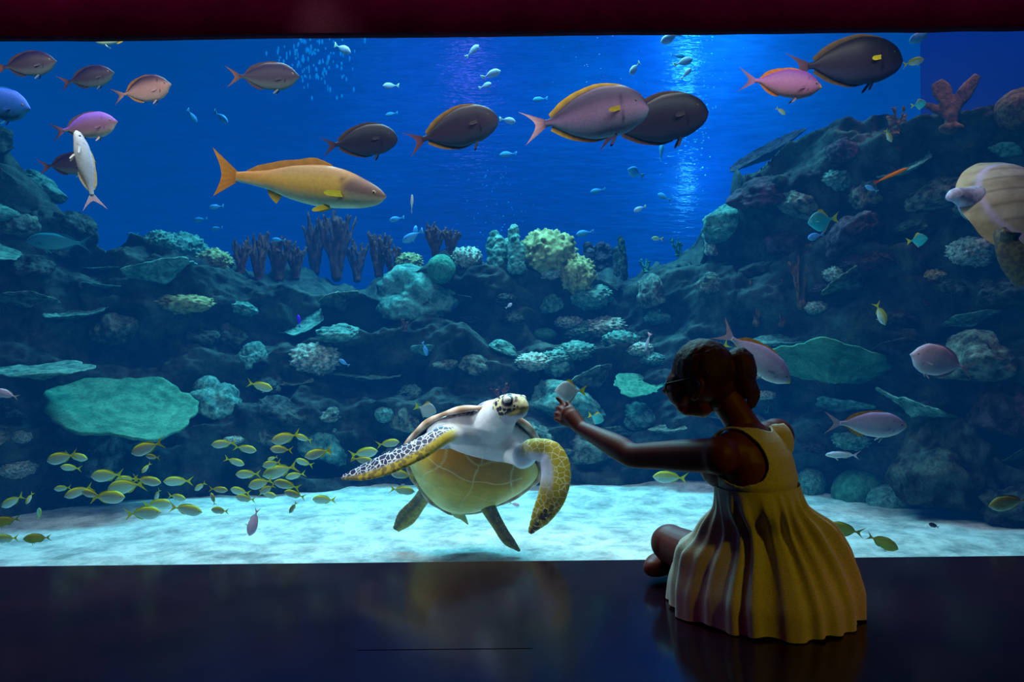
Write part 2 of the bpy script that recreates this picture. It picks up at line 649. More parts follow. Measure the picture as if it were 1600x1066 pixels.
def make_fish(sp, name, detail=2):
    """detail 2: body, fins and eyes; 1: body, tail, dorsal and eye; 0: one mesh whose outline runs into the tail"""
    if detail == 0:
        n, m = 22, 12
        zt, zb = prof(sp, 'top', 1), prof(sp, 'bot', 1)
        tp = max(abs(t[1]) for t in sp['tail'])
        V, Fc, cols = body_of(sp, n, m)
        V = V[:-2]; cols = cols[:-2]; Fc = [f for f in Fc if max(f) < n * m]
        last = V[-m:]
        x0 = .5 - sp['bl']
        xe = min(t[0] for t in sp['tail'])
        rings = [last]
        for q in (.35, .7, 1.):
            rr = []
            for k, p in enumerate(last):
                sa = math.sin(2 * PI * k / m)
                notch = (1 - abs(sa)) * (sp['tail'][0][0] - sp['tail'][len(sp['tail']) // 2][0]) * -q
                rr.append((x0 + (xe - x0) * q + notch * .9, p[1] * (1 - q * .8), (zt + zb) / 2 + sa * ((zt - zb) / 2 + (tp - (zt - zb) / 2) * q ** .8)))
            rings.append(rr)
        V2, F2 = loft(rings, cap=False)
        k = len(V) - m
        V += V2[m:]
        Fc += [tuple(i + k for i in f) for f in F2]
        cols += [sp['tc'][1]] * (3 * m)
        a = len(V)
        V.append((.5, 0, (prof(sp, 'top', 0) + prof(sp, 'bot', 0)) / 2)); cols.append(sp['col'](0, .5, .5))
        Fc += [(a, (j + 1) % m, j) for j in range(m)]
        b2 = len(V) - 1 - m
        Fc.append(tuple(range(b2, b2 + m)))
        return put(name, mesh(name, V, Fc, cols), FISH)
    root = empty(name)
    n, m = (44, 26) if detail == 2 else (24, 14)
    put('body', mesh('body', *body_of(sp, n, m)), FISH, root)
    put('tail_fin', mesh('tail_fin', *tail_fin(sp, sp['tail'], *sp['tc'])), FIN, root)
    for nm, args in sp['fins']:
        if detail == 1 and nm not in ('dorsal_fin', 'anal_fin'): continue
        if nm in ('dorsal_fin', 'anal_fin'):
            put(nm, mesh(nm, *edge_fin(sp, *args)), FIN, root)
        else:
            for sd in (-1, 1):
                put(nm, mesh(nm, *side_fin(sp, *args, side=sd)), FIN, root)
    s, zr, r, ring, pup = sp['eye']
    zt, zb = prof(sp, 'top', s), prof(sp, 'bot', s)
    w = float(pchip([0, .06, .2, .4, .7, .92, 1], [.12, .5, .9, 1, .62, .2, .16], [s])[0]) * sp['wid']
    z = zb + (zt - zb) * zr
    t2 = (z - (zt + zb) / 2) / ((zt - zb) / 2)
    em = mesh('eye', *eye_mesh(r, ring, pup))
    for sd in (-1, 1):
        e = put('eye', em, FISH, root)
        e.location = (.5 - s * sp['bl'], sd * w * math.sqrt(1 - t2 * t2) * .93, z)
    return root


def pose(o, nose, tail, Y, dy=0., up=None):
    a, b = P(*nose, Y + dy), P(*tail, Y - dy)
    X = (a - b); L = X.length; X.normalize()
    up = Vector(up or (0, -.12, 1))
    Yv = up.cross(X).normalized()
    Z = X.cross(Yv)
    M = Matrix((X, Yv, Z)).transposed()
    o.matrix_world = Matrix.Translation((a + b) / 2) @ M.to_4x4() @ Matrix.Scale(L, 4)


def shade(back, flank, belly, head=None, lo=.25, hi=.78, hs=.2, extra=None):
    def f(s, t, x):
        c = mixc(belly, flank, sm(0, lo + .18, t))
        c = mixc(c, back, sm(hi - .28, hi + .12, t))
        if head is not None:
            c = mixc(head, c, sm(hs - .03, hs + .02, s + .05 * math.cos(3 * t)))
        if extra: c = extra(s, t, c)
        return c
    return f


YEL, DK = S(214, 190, 20), S(12, 10, 12)
WHT = S(225, 225, 220)
SPEC = {}


def line_gill(at, colr, w=.012):
    def f(s, t, c):
        d = abs(s - (at + .05 * math.sin(t * PI) - .025))
        return mixc(colr, c, sm(0, w, d)) if .18 < t < .85 else c
    return f


SPEC['drum'] = dict(
    top=[(0, -.045), (.04, -.012), (.14, .035), (.3, .085), (.42, .098), (.6, .085), (.8, .045), (1, .022)],
    bot=[(0, -.06), (.05, -.1), (.2, -.132), (.4, -.14), (.6, -.115), (.8, -.06), (1, -.03)],
    wid=.075, bl=.86, seed=2,
    col=shade(S(150, 112, 70), S(216, 168, 70), S(214, 226, 190), None, .2, .8, extra=lambda s, t, c: mixc(
        mixc(S(120, 90, 78), S(196, 190, 150), sm(.55, .2, t)), line_gill(.27, S(120, 90, 50))(s, t, mixc(c, S(205, 130, 40), sm(.6, 1, s) * sm(.2, .5, t) * .7)), sm(.20, .26, s + .05 * math.cos(t * 6)))),
    tail=[(-.5, .15), (-.455, .05), (-.445, 0), (-.46, -.06), (-.49, -.125)], tc=(S(190, 120, 30), S(226, 140, 24)),
    fins=[('dorsal_fin', ('top', .36, .93, [.008, .04, .03, .035, .032, .004], .5, S(170, 110, 40), S(210, 140, 50))),
          ('anal_fin', ('bot', .68, .78, [.045, .03, .008], .9, YEL, S(235, 190, 30))),
          ('pelvic_fin', (.36, .06, .1, 22, 12, YEL, S(240, 200, 20))),
          ('pectoral_fin', (.27, .36, .1, 0, 14, S(226, 200, 10), S(240, 220, 30)))],
    eye=(.075, .62, .013, S(180, 160, 110), DK))


def surgeon(back, flank, belly, edge, yel, tail, tailtip, head=None, seed=1, patch=True):
    return dict(
        top=[(0, .0), (.02, .05), (.09, .125), (.25, .19), (.42, .205), (.62, .17), (.82, .09), (.95, .03), (1, .026)],
        bot=[(0, -.03), (.03, -.075), (.12, -.13), (.3, -.18), (.5, -.185), (.7, -.14), (.86, -.07), (.95, -.028), (1, -.026)],
        wid=.085, bl=.80, seed=seed,
        col=shade(back, flank, belly, head, .3, .72, .14, extra=line_gill(.24, back * .6)),
        tail=[(-.5, .125), (-.43, .075), (-.375, 0), (-.42, -.08), (-.475, -.14)], tc=(tail, tailtip),
        fins=[('dorsal_fin', ('top', .18, .93, [.004, .02, .028, .034, .042, .03], .5, back, edge)),
              ('anal_fin', ('bot', .42, .93, [.004, .02, .028, .034, .03], .5, back, edge)),
              ('pelvic_fin', (.33, .04, .1, 55, 10, back, back)),
              ('pectoral_fin', (.26, .52, .10, 8, 17, yel, yel))],
        eye=(.12, .66, .012, S(90, 80, 50), DK))


SPEC['surgeon_light'] = surgeon(S(52, 34, 62), S(140, 106, 136), S(110, 130, 150), S(225, 170, 40), S(170, 140, 10), S(150, 96, 110), S(236, 176, 180), None, 3)
SPEC['surgeon_dark'] = surgeon(S(26, 14, 28), S(56, 38, 56), S(60, 70, 84), S(170, 120, 30), S(60, 44, 44), S(84, 46, 60), S(120, 70, 80), None, 4)
SPEC['surgeon_black'] = surgeon(S(20, 10, 22), S(38, 24, 38), S(50, 50, 64), S(90, 60, 40), S(50, 36, 40), S(60, 34, 46), S(80, 50, 60), None, 5)
SPEC['surgeon_spot'] = surgeon(S(20, 12, 20), S(40, 28, 42), S(60, 60, 84), S(104, 74, 34), S(225, 200, 20), S(70, 40, 56), S(96, 60, 70), None, 6)


def chub(back, flank, belly, fin, tail, lip=None, seed=1, deep=1., wid=.08):
    return dict(
        top=[(0, -.01), (.03, .02), (.12, .07 * deep), (.3, .12 * deep), (.5, .125 * deep), (.75, .08 * deep), (.93, .03), (1, .024)],
        bot=[(0, -.03), (.04, -.055), (.15, -.1 * deep), (.35, -.135 * deep), (.55, -.125 * deep), (.78, -.07 * deep), (.93, -.026), (1, -.022)],
        wid=wid, bl=.8, seed=seed,
        col=shade(back, flank, belly, None, .25, .8, .2, extra=lambda s, t, c: mixc(lip, line_gill(.22, back * .7)(s, t, c), sm(.02, .06, s)) if lip is not None else line_gill(.22, back * .7)(s, t, c)),
        tail=[(-.5, .145), (-.41, .055), (-.375, 0), (-.41, -.06), (-.49, -.14)], tc=(flank, tail),
        fins=[('dorsal_fin', ('top', .32, .92, [.004, .02, .016, .03, .034, .01], .6, fin, fin)),
              ('anal_fin', ('bot', .62, .92, [.02, .032, .024, .006], .7, fin, fin)),
              ('pelvic_fin', (.36, .03, .09, 45, 10, belly, belly)),
              ('pectoral_fin', (.26, .4, .1, 15, 12, flank * .8, flank))],
        eye=(.105, .62, .017, S(150, 140, 110), DK))


SPEC['chub_silver'] = chub(S(150, 130, 170), S(190, 180, 205), S(210, 214, 214), S(226, 160, 20), S(225, 180, 185), S(230, 205, 10), 2, 1.18)
SPEC['chub_dark'] = chub(S(36, 22, 56), S(72, 54, 66), S(110, 116, 110), S(80, 50, 50), S(150, 84, 60), None, 3, 1.4)
SPEC['chub_pink'] = chub(S(60, 34, 52), S(196, 140, 128), S(190, 150, 130), S(190, 120, 50), S(110, 70, 70), None, 4, 1.6)
SPEC['chub_violet'] = chub(S(130, 84, 190), S(150, 100, 130), S(210, 180, 160), S(110, 80, 90), S(70, 50, 60), None, 5, 1.42)
SPEC['chub_magenta'] = chub(S(120, 60, 130), S(176, 108, 148), S(170, 120, 120), S(200, 110, 30), S(130, 90, 110), S(225, 170, 60), 6, 1.28)
SPEC['chub_blue'] = chub(S(40, 90, 190), S(30, 90, 170), S(30, 120, 160), S(30, 110, 190), S(40, 110, 180), None, 7, 1.6)
SPEC['chub_teal'] = chub(S(40, 130, 150), S(60, 150, 160), S(90, 170, 170), S(40, 120, 140), S(30, 100, 130), None, 8, .95)
SPEC['pale_long'] = chub(S(170, 180, 200), S(196, 206, 214), S(220, 214, 200), S(210, 190, 150), S(225, 170, 190), None, 9, .72, .075)
SPEC['grouper'] = chub(S(190, 150, 170), S(206, 176, 196), S(206, 190, 200), S(170, 140, 170), S(150, 130, 160), None, 10, 1.8, .1)
SPEC['tang'] = chub(S(150, 150, 20), S(170, 168, 30), S(130, 150, 50), S(150, 150, 20), S(150, 150, 30), None, 11, 1.25, .07)
SPEC['bream'] = chub(S(120, 110, 40), S(150, 160, 110), S(160, 190, 170), S(170, 150, 30), S(190, 160, 30), None, 12, 1.35)
SPEC['pale'] = chub(S(190, 170, 200), S(210, 190, 214), S(214, 206, 220), S(200, 190, 150), S(214, 206, 160), None, 13, 1.45, .1)
SPEC['bluish'] = chub(S(50, 120, 190), S(80, 160, 210), S(110, 180, 210), S(80, 150, 190), S(70, 140, 190), None, 14, 1.3, .1)
SPEC['wrasse'] = dict(
    top=[(0, 0), (.05, .02), (.3, .05), (.6, .045), (1, .02)], bot=[(0, -.01), (.05, -.025), (.3, -.05), (.6, -.045), (1, -.02)], wid=.04, bl=.86,
    col=shade(S(240, 120, 10), S(250, 130, 10), S(245, 150, 40)), tail=[(-.5, .045), (-.49, 0), (-.5, -.045)], tc=(S(230, 90, 10), S(200, 60, 10)),
    fins=[('dorsal_fin', ('top', .2, .95, [.005, .015, .015, .01], .5, S(220, 80, 10), S(200, 60, 10)))], eye=(.06, .6, .012, S(200, 120, 30), DK))
SPEC['snapper'] = chub(S(130, 140, 50), S(176, 210, 190), S(196, 226, 220), S(206, 214, 10), S(220, 222, 0), None, 15, 1.3, .085)
_c = SPEC['snapper']['col']
SPEC['snapper']['col'] = lambda s, t, x: mixc(_c(s, t, x), S(190, 200, 14), max(sm(.07, .02, abs(t - .62)) * .85, sm(.72, .95, t) * .7, sm(.75, 1, s) * .9))
SPEC['snapper']['tc'] = (S(210, 214, 0), S(232, 230, 0))
SPEC['snapper']['tail'] = [(-.52, .19), (-.43, .075), (-.39, 0), (-.43, -.08), (-.51, -.185)]
SPEC['moony'] = dict(
    top=[(0, .0), (.03, .04), (.15, .16), (.35, .27), (.5, .29), (.7, .19), (.9, .05), (1, .03)],
    bot=[(0, -.03), (.05, -.08), (.2, -.2), (.45, -.33), (.55, -.34), (.75, -.2), (.92, -.05), (1, -.03)], wid=.07, bl=.76,
    col=shade(S(150, 170, 180), S(190, 200, 210), S(180, 206, 214)), tail=[(-.5, .2), (-.42, .08), (-.4, 0), (-.42, -.08), (-.48, -.19)], tc=(S(190, 200, 40), S(220, 220, 40)),
    fins=[('dorsal_fin', ('top', .42, .85, [.06, .06, .03, .01], .8, S(226, 205, 10), S(206, 190, 20))),
          ('anal_fin', ('bot', .55, .88, [.05, .03, .01], .8, S(180, 190, 160), S(190, 200, 160))),
          ('pectoral_fin', (.28, .5, .1, 10, 12, S(190, 200, 200), S(190, 200, 200)))],
    eye=(.13, .56, .026, S(215, 225, 225), DK))
SPEC['moony_teal'] = dict(SPEC['moony'], col=shade(S(60, 150, 160), S(40, 190, 200), S(60, 210, 214)))
SPEC['moony_blue'] = dict(SPEC['moony'], col=shade(S(40, 120, 190), S(50, 150, 210), S(70, 170, 214)), tc=(S(40, 120, 180), S(60, 140, 180)))

PROTO = {}


def fish(kind, nose, tail, Y, label, name='reef_fish', cat='fish', dy=0., group=None, detail=2, up=None):
    key = (kind, name, detail)
    if key not in PROTO:
        o = PROTO[key] = make_fish(SPEC[kind], name, detail)
    else:
        o = copy_tree(PROTO[key])
    pose(o, nose, tail, Y, dy, up)
    for k in ('label', 'category', 'group', 'kind'):
        if k in o: del o[k]
    return tag(o, label, cat, group)


# the big swimmers
fish('drum', (604, 293), (331, 272), 3.75, 'large golden drum fish with yellow fins swimming below the dark surgeonfish', 'drum_fish')
fish('surgeon_light', (1013, 166), (812, 200), 3.55, 'mauve surgeonfish with gold-edged fins and pale crescent tail, overlapping the darker one', 'surgeonfish', dy=-.03)
fish('surgeon_black', (1106, 172), (926, 212), 3.75, 'near-black surgeonfish with a small yellow fin, partly behind the mauve surgeonfish', 'surgeonfish')
fish('surgeon_dark', (778, 184), (632, 226), 3.7, 'dark surgeonfish with curved tail, following the mauve surgeonfish', 'surgeonfish')
fish('surgeon_black', (621, 215), (499, 229), 3.9, 'dark plum surgeonfish just above the golden drum fish', 'surgeonfish')
fish('surgeon_spot', (1410, 92), (1226, 106), 3.6, 'large black surgeonfish with yellow fin spot above the magenta fish', 'surgeonfish')
fish('chub_magenta', (1284, 134), (1153, 124), 3.6, 'magenta fish with orange lips swimming under the large black surgeonfish', 'rudderfish')
fish('chub_dark', (468, 118), (352, 120), 3.8, 'dark brown fish with orange tail alone near the cyan light glints', 'rudderfish')
fish('chub_dark', (88, 94), (-14, 108), 3.7, 'dark fish nearest the upper left corner of the tank', 'rudderfish')
fish('chub_dark', (178, 112), (91, 132), 3.9, 'dark violet-grey fish between the corner fish and the pink-flanked fish', 'rudderfish')
fish('chub_pink', (267, 130), (174, 152), 3.8, 'pink-flanked brown fish ahead of two dark fish at upper left', 'rudderfish')
fish('chub_violet', (183, 188), (78, 208), 3.6, 'violet-backed fish with an orange fin above the upright pale fish', 'rudderfish')
fish('chub_dark', (150, 252), (58, 262), 4.1, 'dark fish crossing behind the upright pale fish', 'rudderfish')
fish('bream', (141, 57), (220, 52), 3.55, 'olive fish cut off by the top frame, swimming left', 'rudderfish')
fish('pale_long', (122, 204), (149, 330), 3.5, 'pale silver fish swimming straight up with pink tail below', 'silver_fish', up=(1, .5, .1))
fish('chub_blue', (48, 168), (-70, 152), 3.5, 'bright blue fish half outside the left edge of view', 'blue_fish')
fish('chub_teal', (41, 374), (146, 382), 5.0, 'teal fish gliding left beside the left rock bank', 'teal_fish')
fish('chub_silver', (1236, 596), (1120, 512), 3.65, 'lavender fish with orange back fin diving behind the woman\'s hair bun', 'rudderfish', up=(.3, -.1, 1))
fish('chub_silver', (1417, 664), (1286, 661), 3.75, 'silver lavender fish with yellow lips swimming right beside the woman\'s shoulder', 'rudderfish')
fish('grouper', (1423, 552), (1524, 580), 3.75, 'pinkish grouper with stubby tail facing left before the dark rocks', 'grouper')
fish('tang', (1286, 822), (1352, 834), 3.65, 'round yellow-green fish low over the sand right behind the dress', 'yellow_fish')
fish('tang', (1404, 858), (1352, 836), 3.65, 'smaller yellow-green fish grazing the sand beside the round yellow one', 'yellow_fish')
fish('bream', (1545, 790), (1612, 780), 3.45, 'olive striped fish facing left under the right-hand rocks', 'sea_bream')
fish('moony', (867, 610), (918, 611), 3.6, 'silver diamond-shaped fish with yellow fins at the woman\'s fingertip', 'moonyfish')
fish('moony_teal', (944, 657), (918, 648), 3.9, 'small bright teal fish under the woman\'s outstretched wrist', 'moonyfish', dy=-.02)
fish('wrasse', (1420, 262), (1366, 286), 3.9, 'slender bright orange fish before the dark right slope', 'wrasse')
fish('moony_teal', (1262, 348), (1312, 340), 4.3, 'teal diamond-shaped fish with yellow fin beside the green sea fan', 'moonyfish')
fish('moony_teal', (1450, 372), (1415, 378), 4.0, 'teal fish before the rocks below the orange wrasse', 'moonyfish', dy=-.02)
fish('snapper', (1384, 508), (1368, 472), 4.0, 'tiny silver-blue fish with yellow tail diving before dark rock', 'damselfish', up=(1, -.3, .3))
fish('bluish', (1420, 66), (1460, 44), 4.4, 'teal square-bodied fish above the elkhorn coral', 'damselfish')
fish('moony_teal', (1448, 160), (1422, 166), 4.2, 'teal fish with yellow edge beside the elkhorn coral', 'moonyfish', dy=-.02)
fish('snapper', (1444, 92), (1410, 102), 4.1, 'tiny violet and yellow fish ahead of the large black surgeonfish', 'damselfish')
fish('snapper', (1394, 222), (1383, 202), 4.1, 'tiny pale fish with yellow tail on the right slope above the wrasse', 'damselfish', up=(1, -.3, .3))
fish('snapper', (1228, 179), (1212, 168), 4.4, 'tiny white-yellow fish beneath the magenta fish', 'damselfish')
fish('chub_dark', (1451, 818), (1468, 825), 3.75, 'tiny dark red fish just above the sand at right', 'damselfish')
fish('pale', (-8, 610), (30, 622), 3.7, 'pinkish fish at the left edge beside the big green plate coral', 'pale_fish', dy=-.02)
fish('snapper', (426, 608), (386, 598), 4.4, 'yellow and pale fish alone under the round sponge at left', 'snapper')
fish('moony', (682, 644), (646, 634), 4.2, 'silver teal fish with yellow fins behind the sea turtle\'s shell', 'moonyfish')
fish('snapper', (1020, 744), (1075, 748), 4.2, 'yellow-green fish low behind the woman\'s forearm', 'snapper')
fish('snapper', (1100, 562), (1140, 536), 4.3, 'yellow-tailed fish half hidden by the top of the hair', 'snapper')
fish('pale_long', (1290, 710), (1345, 712), 4.3, 'dim grey fish beneath the silver lavender fish at right', 'grey_fish')
fish('pale', (390, 838), (403, 792), 3.7, 'grey diamond-shaped fish nosing down at the sand', 'silver_fish', up=(1, -.4, .3))
fish('tang', (36, 842), (82, 840), 3.7, 'olive-yellow fish resting on the sand at far left', 'yellow_fish')
fish('snapper', (-10, 842), (30, 841), 3.7, 'yellow-tailed fish leaving the left edge over the sand', 'snapper')
fish('tang', (-14, 818), (34, 810), 3.6, 'green fish at the left edge above the sand', 'yellow_fish')

# the pale fish far out in the open water, each named by its neighbours
FAR = [((1032, 66), (1064, 52), 'pale', 6.0, 'whitish pink fish nearest the top of the bright light column, left of it'),
       ((984, 116), (1000, 97), 'pale', 6.2, 'slim pale fish tilted upward left of the light column'),
       ((1082, 92), (1052, 102), 'pale', 6.6, 'upper pale fish of the trio inside the light column'),
       ((1080, 106), (1064, 124), 'pale', 6.4, 'lowest pale fish of the trio inside the light column'),
       ((1070, 88), (1048, 86), 'bluish', 6.8, 'bluish fish touching the upper pale fish of the trio'),
       ((766, 44), (740, 50), 'pale', 6.5, 'pinkish fish right at the top frame, centre of the tank'),
       ((748, 70), (728, 90), 'pale', 6.8, 'mauve fish second below the top frame in the centre'),
       ((782, 110), (752, 122), 'pale', 6.4, 'pale fish above its twin in the open water centre'),
       ((768, 130), (748, 138), 'pale', 7.0, 'faint fish tucked under the pale fish in the open centre'),
       ((608, 42), (576, 50), 'pale', 6.4, 'mauve fish at the top frame right of the cyan glints'),
       ((548, 82), (522, 70), 'pale', 6.6, 'mauve fish among the cyan glints'),
       ((598, 134), (624, 134), 'pale', 7.0, 'faint violet fish in open water above the plum surgeonfish'),
       ((602, 180), (622, 176), 'bluish', 7.4, 'very faint fish just above the plum surgeonfish'),
       ((308, 192), (292, 170), 'bluish', 6.5, 'dim blue fish under the brown fish, left of its brighter twin'),
       ((356, 192), (334, 174), 'bluish', 6.0, 'light blue fish under the orange-tailed brown fish'),
       ((832, 156), (856, 154), 'bluish', 7.0, 'faint blue fish touching the mauve surgeonfish\'s back'),
       ((780, 242), (808, 240), 'bluish', 7.0, 'faint fish below the mauve surgeonfish\'s tail'),
       ((806, 190), (780, 186), 'pale', 6.6, 'tiny pale fish between two surgeonfish'),
       ((922, 300), (946, 296), 'bluish', 7.0, 'light blue fish in open water above the pale rocks'),
       ((981, 264), (1006, 276), 'moony_blue', 6.0, 'dark blue fish below the near-black surgeonfish'),
       ((1028, 302), (1048, 314), 'bluish', 6.6, 'dim fish left of the light column\'s foot'),
       ((1034, 222), (1032, 256), 'bluish', 6.8, 'upright fish under the near-black surgeonfish'),
       ((990, 330), (1010, 322), 'pale', 6.4, 'small pale fish above the purple coral mound'),
       ((900, 366), (928, 362), 'bluish', 6.6, 'blue fish skimming over the tan coral head'),
       ((644, 304), (643, 334), 'pale_long', 5.0, 'slim spotted fish hanging upright under the golden drum fish'),
       ((608, 344), (632, 340), 'bluish', 6.4, 'round blue fish right of the red sponges, upper one'),
       ((628, 378), (662, 360), 'bluish', 6.0, 'teal fish crossing another above the red sponges'),
       ((650, 352), (646, 380), 'bluish', 6.2, 'light fish pointing up, crossed by the teal fish'),
       ((326, 324), (350, 322), 'bluish', 6.2, 'blue fish under the golden drum fish\'s tail'),
       ((302, 344), (324, 342), 'bluish', 6.6, 'dim blue fish left below the drum fish\'s tail'),
       ((330, 358), (348, 356), 'bluish', 6.6, 'tiny blue fish over the left coral mound'),
       ((424, 374), (446, 376), 'bluish', 6.4, 'dim round blue fish left of the red sponges'),
       ((198, 366), (216, 366), 'bluish', 6.2, 'dim blue fish right of the teal gliding fish'),
       ((70, 338), (96, 344), 'bluish', 5.6, 'dim blue fish above the teal gliding fish'),
       ((1262, 372), (1288, 366), 'bluish', 5.0, 'dim bluish fish below the teal fish on the right slope'),
       ((1018, 372), (1036, 374), 'snapper', 6.0, 'tiny yellow-white fish left of the knobbly coral pillar'),
       ((1008, 548), (1016, 520), 'pale_long', 4.9, 'small light fish upright before the knobbly coral mound'),
       ((668, 556), (660, 534), 'bluish', 5.4, 'blue fish in the dark hollow of the central reef'),
       ((800, 474), (790, 482), 'pale', 5.6, 'small white fish under the central shelf'),
       ((530, 562), (546, 572), 'bluish', 5.0, 'bright blue-white fish low on the central reef'),
       ((466, 492), (468, 512), 'violet', 5.2, 'vivid violet fish hovering upright before the dark rocks'),
       ((812, 790), (796, 786), 'pale', 4.3, 'pale fish behind the turtle\'s right flipper near the sand'),
       ((1352, 290), (1372, 300), 'bluish', 4.6, 'dim fish on the dark slope left of the wrasse')]
SPEC['violet'] = chub(S(80, 10, 255), S(90, 10, 255), S(70, 20, 250), S(80, 10, 250), S(60, 40, 220), None, 16, 1.3, .1)
for nose, tail, kd, Y, lb in FAR:
    fish(kd, nose, tail, Y, lb, 'small_fish', 'fish', dy=random.uniform(-.03, .03), detail=0)

# the school of yellow-tailed snappers above the sand: (nose x, nose y, tail x, tail y)
SCHOOL = [(73, 720, 122, 710), (137, 717, 101, 710), (94, 729, 128, 733), (205, 708, 256, 691), (228, 712, 250, 716), (221, 739, 236, 723), (142, 744, 194, 742),
          (84, 764, 112, 762), (100, 776, 146, 760), (168, 764, 228, 756), (252, 754, 207, 748), (255, 752, 302, 752), (195, 776, 139, 778), (128, 768, 160, 776),
          (2, 792, 38, 774), (40, 788, 52, 769), (62, 794, 60, 812), (242, 782, 250, 764), (268, 786, 222, 790), (252, 800, 194, 804), (316, 800, 264, 792),
          (304, 766, 322, 754), (356, 766, 326, 764), (330, 770, 336, 790), (330, 695, 370, 692), (401, 704, 364, 698), (382, 726, 350, 716), (368, 741, 408, 741),
          (424, 690, 470, 678), (462, 680, 488, 690), (422, 701, 458, 704), (418, 718, 434, 714), (410, 743, 466, 728), (462, 718, 490, 728), (476, 714, 520, 702),
          (388, 760, 428, 750), (360, 764, 392, 772), (406, 770, 430, 758), (428, 752, 470, 764), (444, 768, 478, 778), (330, 796, 358, 800), (452, 802, 464, 784),
          (368, 776, 400, 782), (482, 710, 518, 706), (590, 704, 546, 712), (624, 690, 588, 696), (488, 780, 526, 782), (610, 738, 648, 746), (648, 768, 608, 764),
          (584, 722, 548, 716), (410, 728, 440, 722), (446, 746, 478, 740), (290, 780, 262, 774), (180, 750, 216, 748), (432, 776, 404, 770)]
tiers = [(0, 712, 'top'), (712, 742, 'second'), (742, 768, 'third'), (768, 900, 'bottom')]
for lo, hi, word in tiers:
    row = sorted((q for q in SCHOOL if lo <= (q[1] + q[3]) / 2 < hi), key=lambda q: (q[0] + q[2]) / 2)
    for i, (a, b_, c_, d) in enumerate(row):
        face = 'left' if a < c_ - 6 else 'right' if a > c_ + 6 else 'upright'
        fish('snapper', (a, b_), (c_, d), 3.55 + .75 * rng.random(), f'small yellow-tailed snapper facing {face}, {nth(i + 1)} from left in the school\'s {word} row'.replace('facing upright', 'turned upright'),
             'snapper', 'fish', dy=random.uniform(-.02, .02), group='yellow-tailed snappers schooling over the sand', detail=1, up=None if face != 'upright' else (1, -.3, .3))
FLSIGN = -1
FRSIGN = -1
# ------------------------------------------------------------------ the sea turtle
def turtle_mat():
    m, nt, b = newmat('turtle_skin')
    at = N(nt, 'ShaderNodeAttribute', attribute_name='Col')
    mk = N(nt, 'ShaderNodeAttribute', attribute_name='Msk')
    sp = nt.nodes.new('ShaderNodeSeparateColor')
    nt.links.new(mk.outputs[0], sp.inputs[0])
    tc = nt.nodes.new('ShaderNodeTexCoord')

    def vor(scale, feature):
        v = nt.nodes.new('ShaderNodeTexVoronoi')
        v.feature = feature
        v.inputs['Scale'].default_value = scale
        nt.links.new(tc.outputs['Object'], v.inputs['Vector'])
        return v.outputs['Distance']
    e1 = vor(44, 'DISTANCE_TO_EDGE'); e2 = vor(34, 'DISTANCE_TO_EDGE'); f1 = vor(52, 'F1')
    dark = mix(nt, S(236, 236, 240), S(26, 28, 74), ramp(nt, e1, .03, .085))
    yel = mix(nt, S(226, 224, 180), S(172, 156, 26), ramp(nt, e2, .015, .06))
    spot = ramp(nt, f1, .50, .57, 1, 0)
    c = mix(nt, at.outputs[0], dark, sp.outputs[0])
    c = mix(nt, c, yel, sp.outputs[1])
    mul = nt.nodes.new('ShaderNodeMath'); mul.operation = 'MULTIPLY'
    nt.links.new(spot, mul.inputs[0]); nt.links.new(sp.outputs[2], mul.inputs[1])
    c = mix(nt, c, S(36, 24, 62), mul.outputs[0])
    nz = noisetex(nt, 28, 5)
    c = mix(nt, c, (0, 0, 0, 1), ramp(nt, nz, .4, .75, 0, .18))
    nt.links.new(c, b.inputs['Base Color'])
    b.inputs['Roughness'].default_value = .5
    b.inputs['Specular IOR Level'].default_value = .35
    n3 = noisetex(nt, 90, 5)
    bump(nt, b, n3, .35, .004)
    return m


TSKIN = turtle_mat()


def shell_mat(name):
    m, nt, b = newmat(name)
    at = N(nt, 'ShaderNodeAttribute', attribute_name='Col')
    nz = noisetex(nt, 14, 6, .65)
    c = mix(nt, at.outputs[0], (.05, .04, .0, 1), ramp(nt, nz, .42, .8, 0, .45))
    nt.links.new(c, b.inputs['Base Color'])
    b.inputs['Roughness'].default_value = .45
    b.inputs['Specular IOR Level'].default_value = .35
    bump(nt, b, nz, .2, .004)
    return m


SHELL = shell_mat('turtle_shell')


def outline(phi, front, rear, half):
    """teardrop plan of the shell; phi 0 = side, 90 = head end"""
    y = math.sin(phi); x = math.cos(phi)
    if y >= 0:
        return x * half * (1 - .06 * y), y * front
    return x * half * (1 + .30 * y * abs(y) ** .5), y * rear * (1 + .06 * abs(y))


def shell_half(front, rear, half, H, up, colf, nr=40, na=150, flare=.0, p=2.2):
    V, cols = [], []
    for i in range(nr + 1):
        r = i / nr
        for j in range(na):
            ph = 2 * PI * j / na
            x, y = outline(ph, front, rear, half)
            z = H * (1 - r ** p) * (1 if up else -1)
            if up: z += flare * sm(.82, 1, r) * .02 + .004 * math.cos(ph * 12) * sm(.9, 1, r)
            V.append((x * r, y * r, z)); cols.append(colf(x * r, y * r, r, ph))
    Fc = []
    for i in range(nr):
        for j in range(na):
            k = (j + 1) % na
            f = (i * na + j, (i + 1) * na + j, (i + 1) * na + k, i * na + k)
            Fc.append(f if up else f[::-1])
    return V, Fc, cols


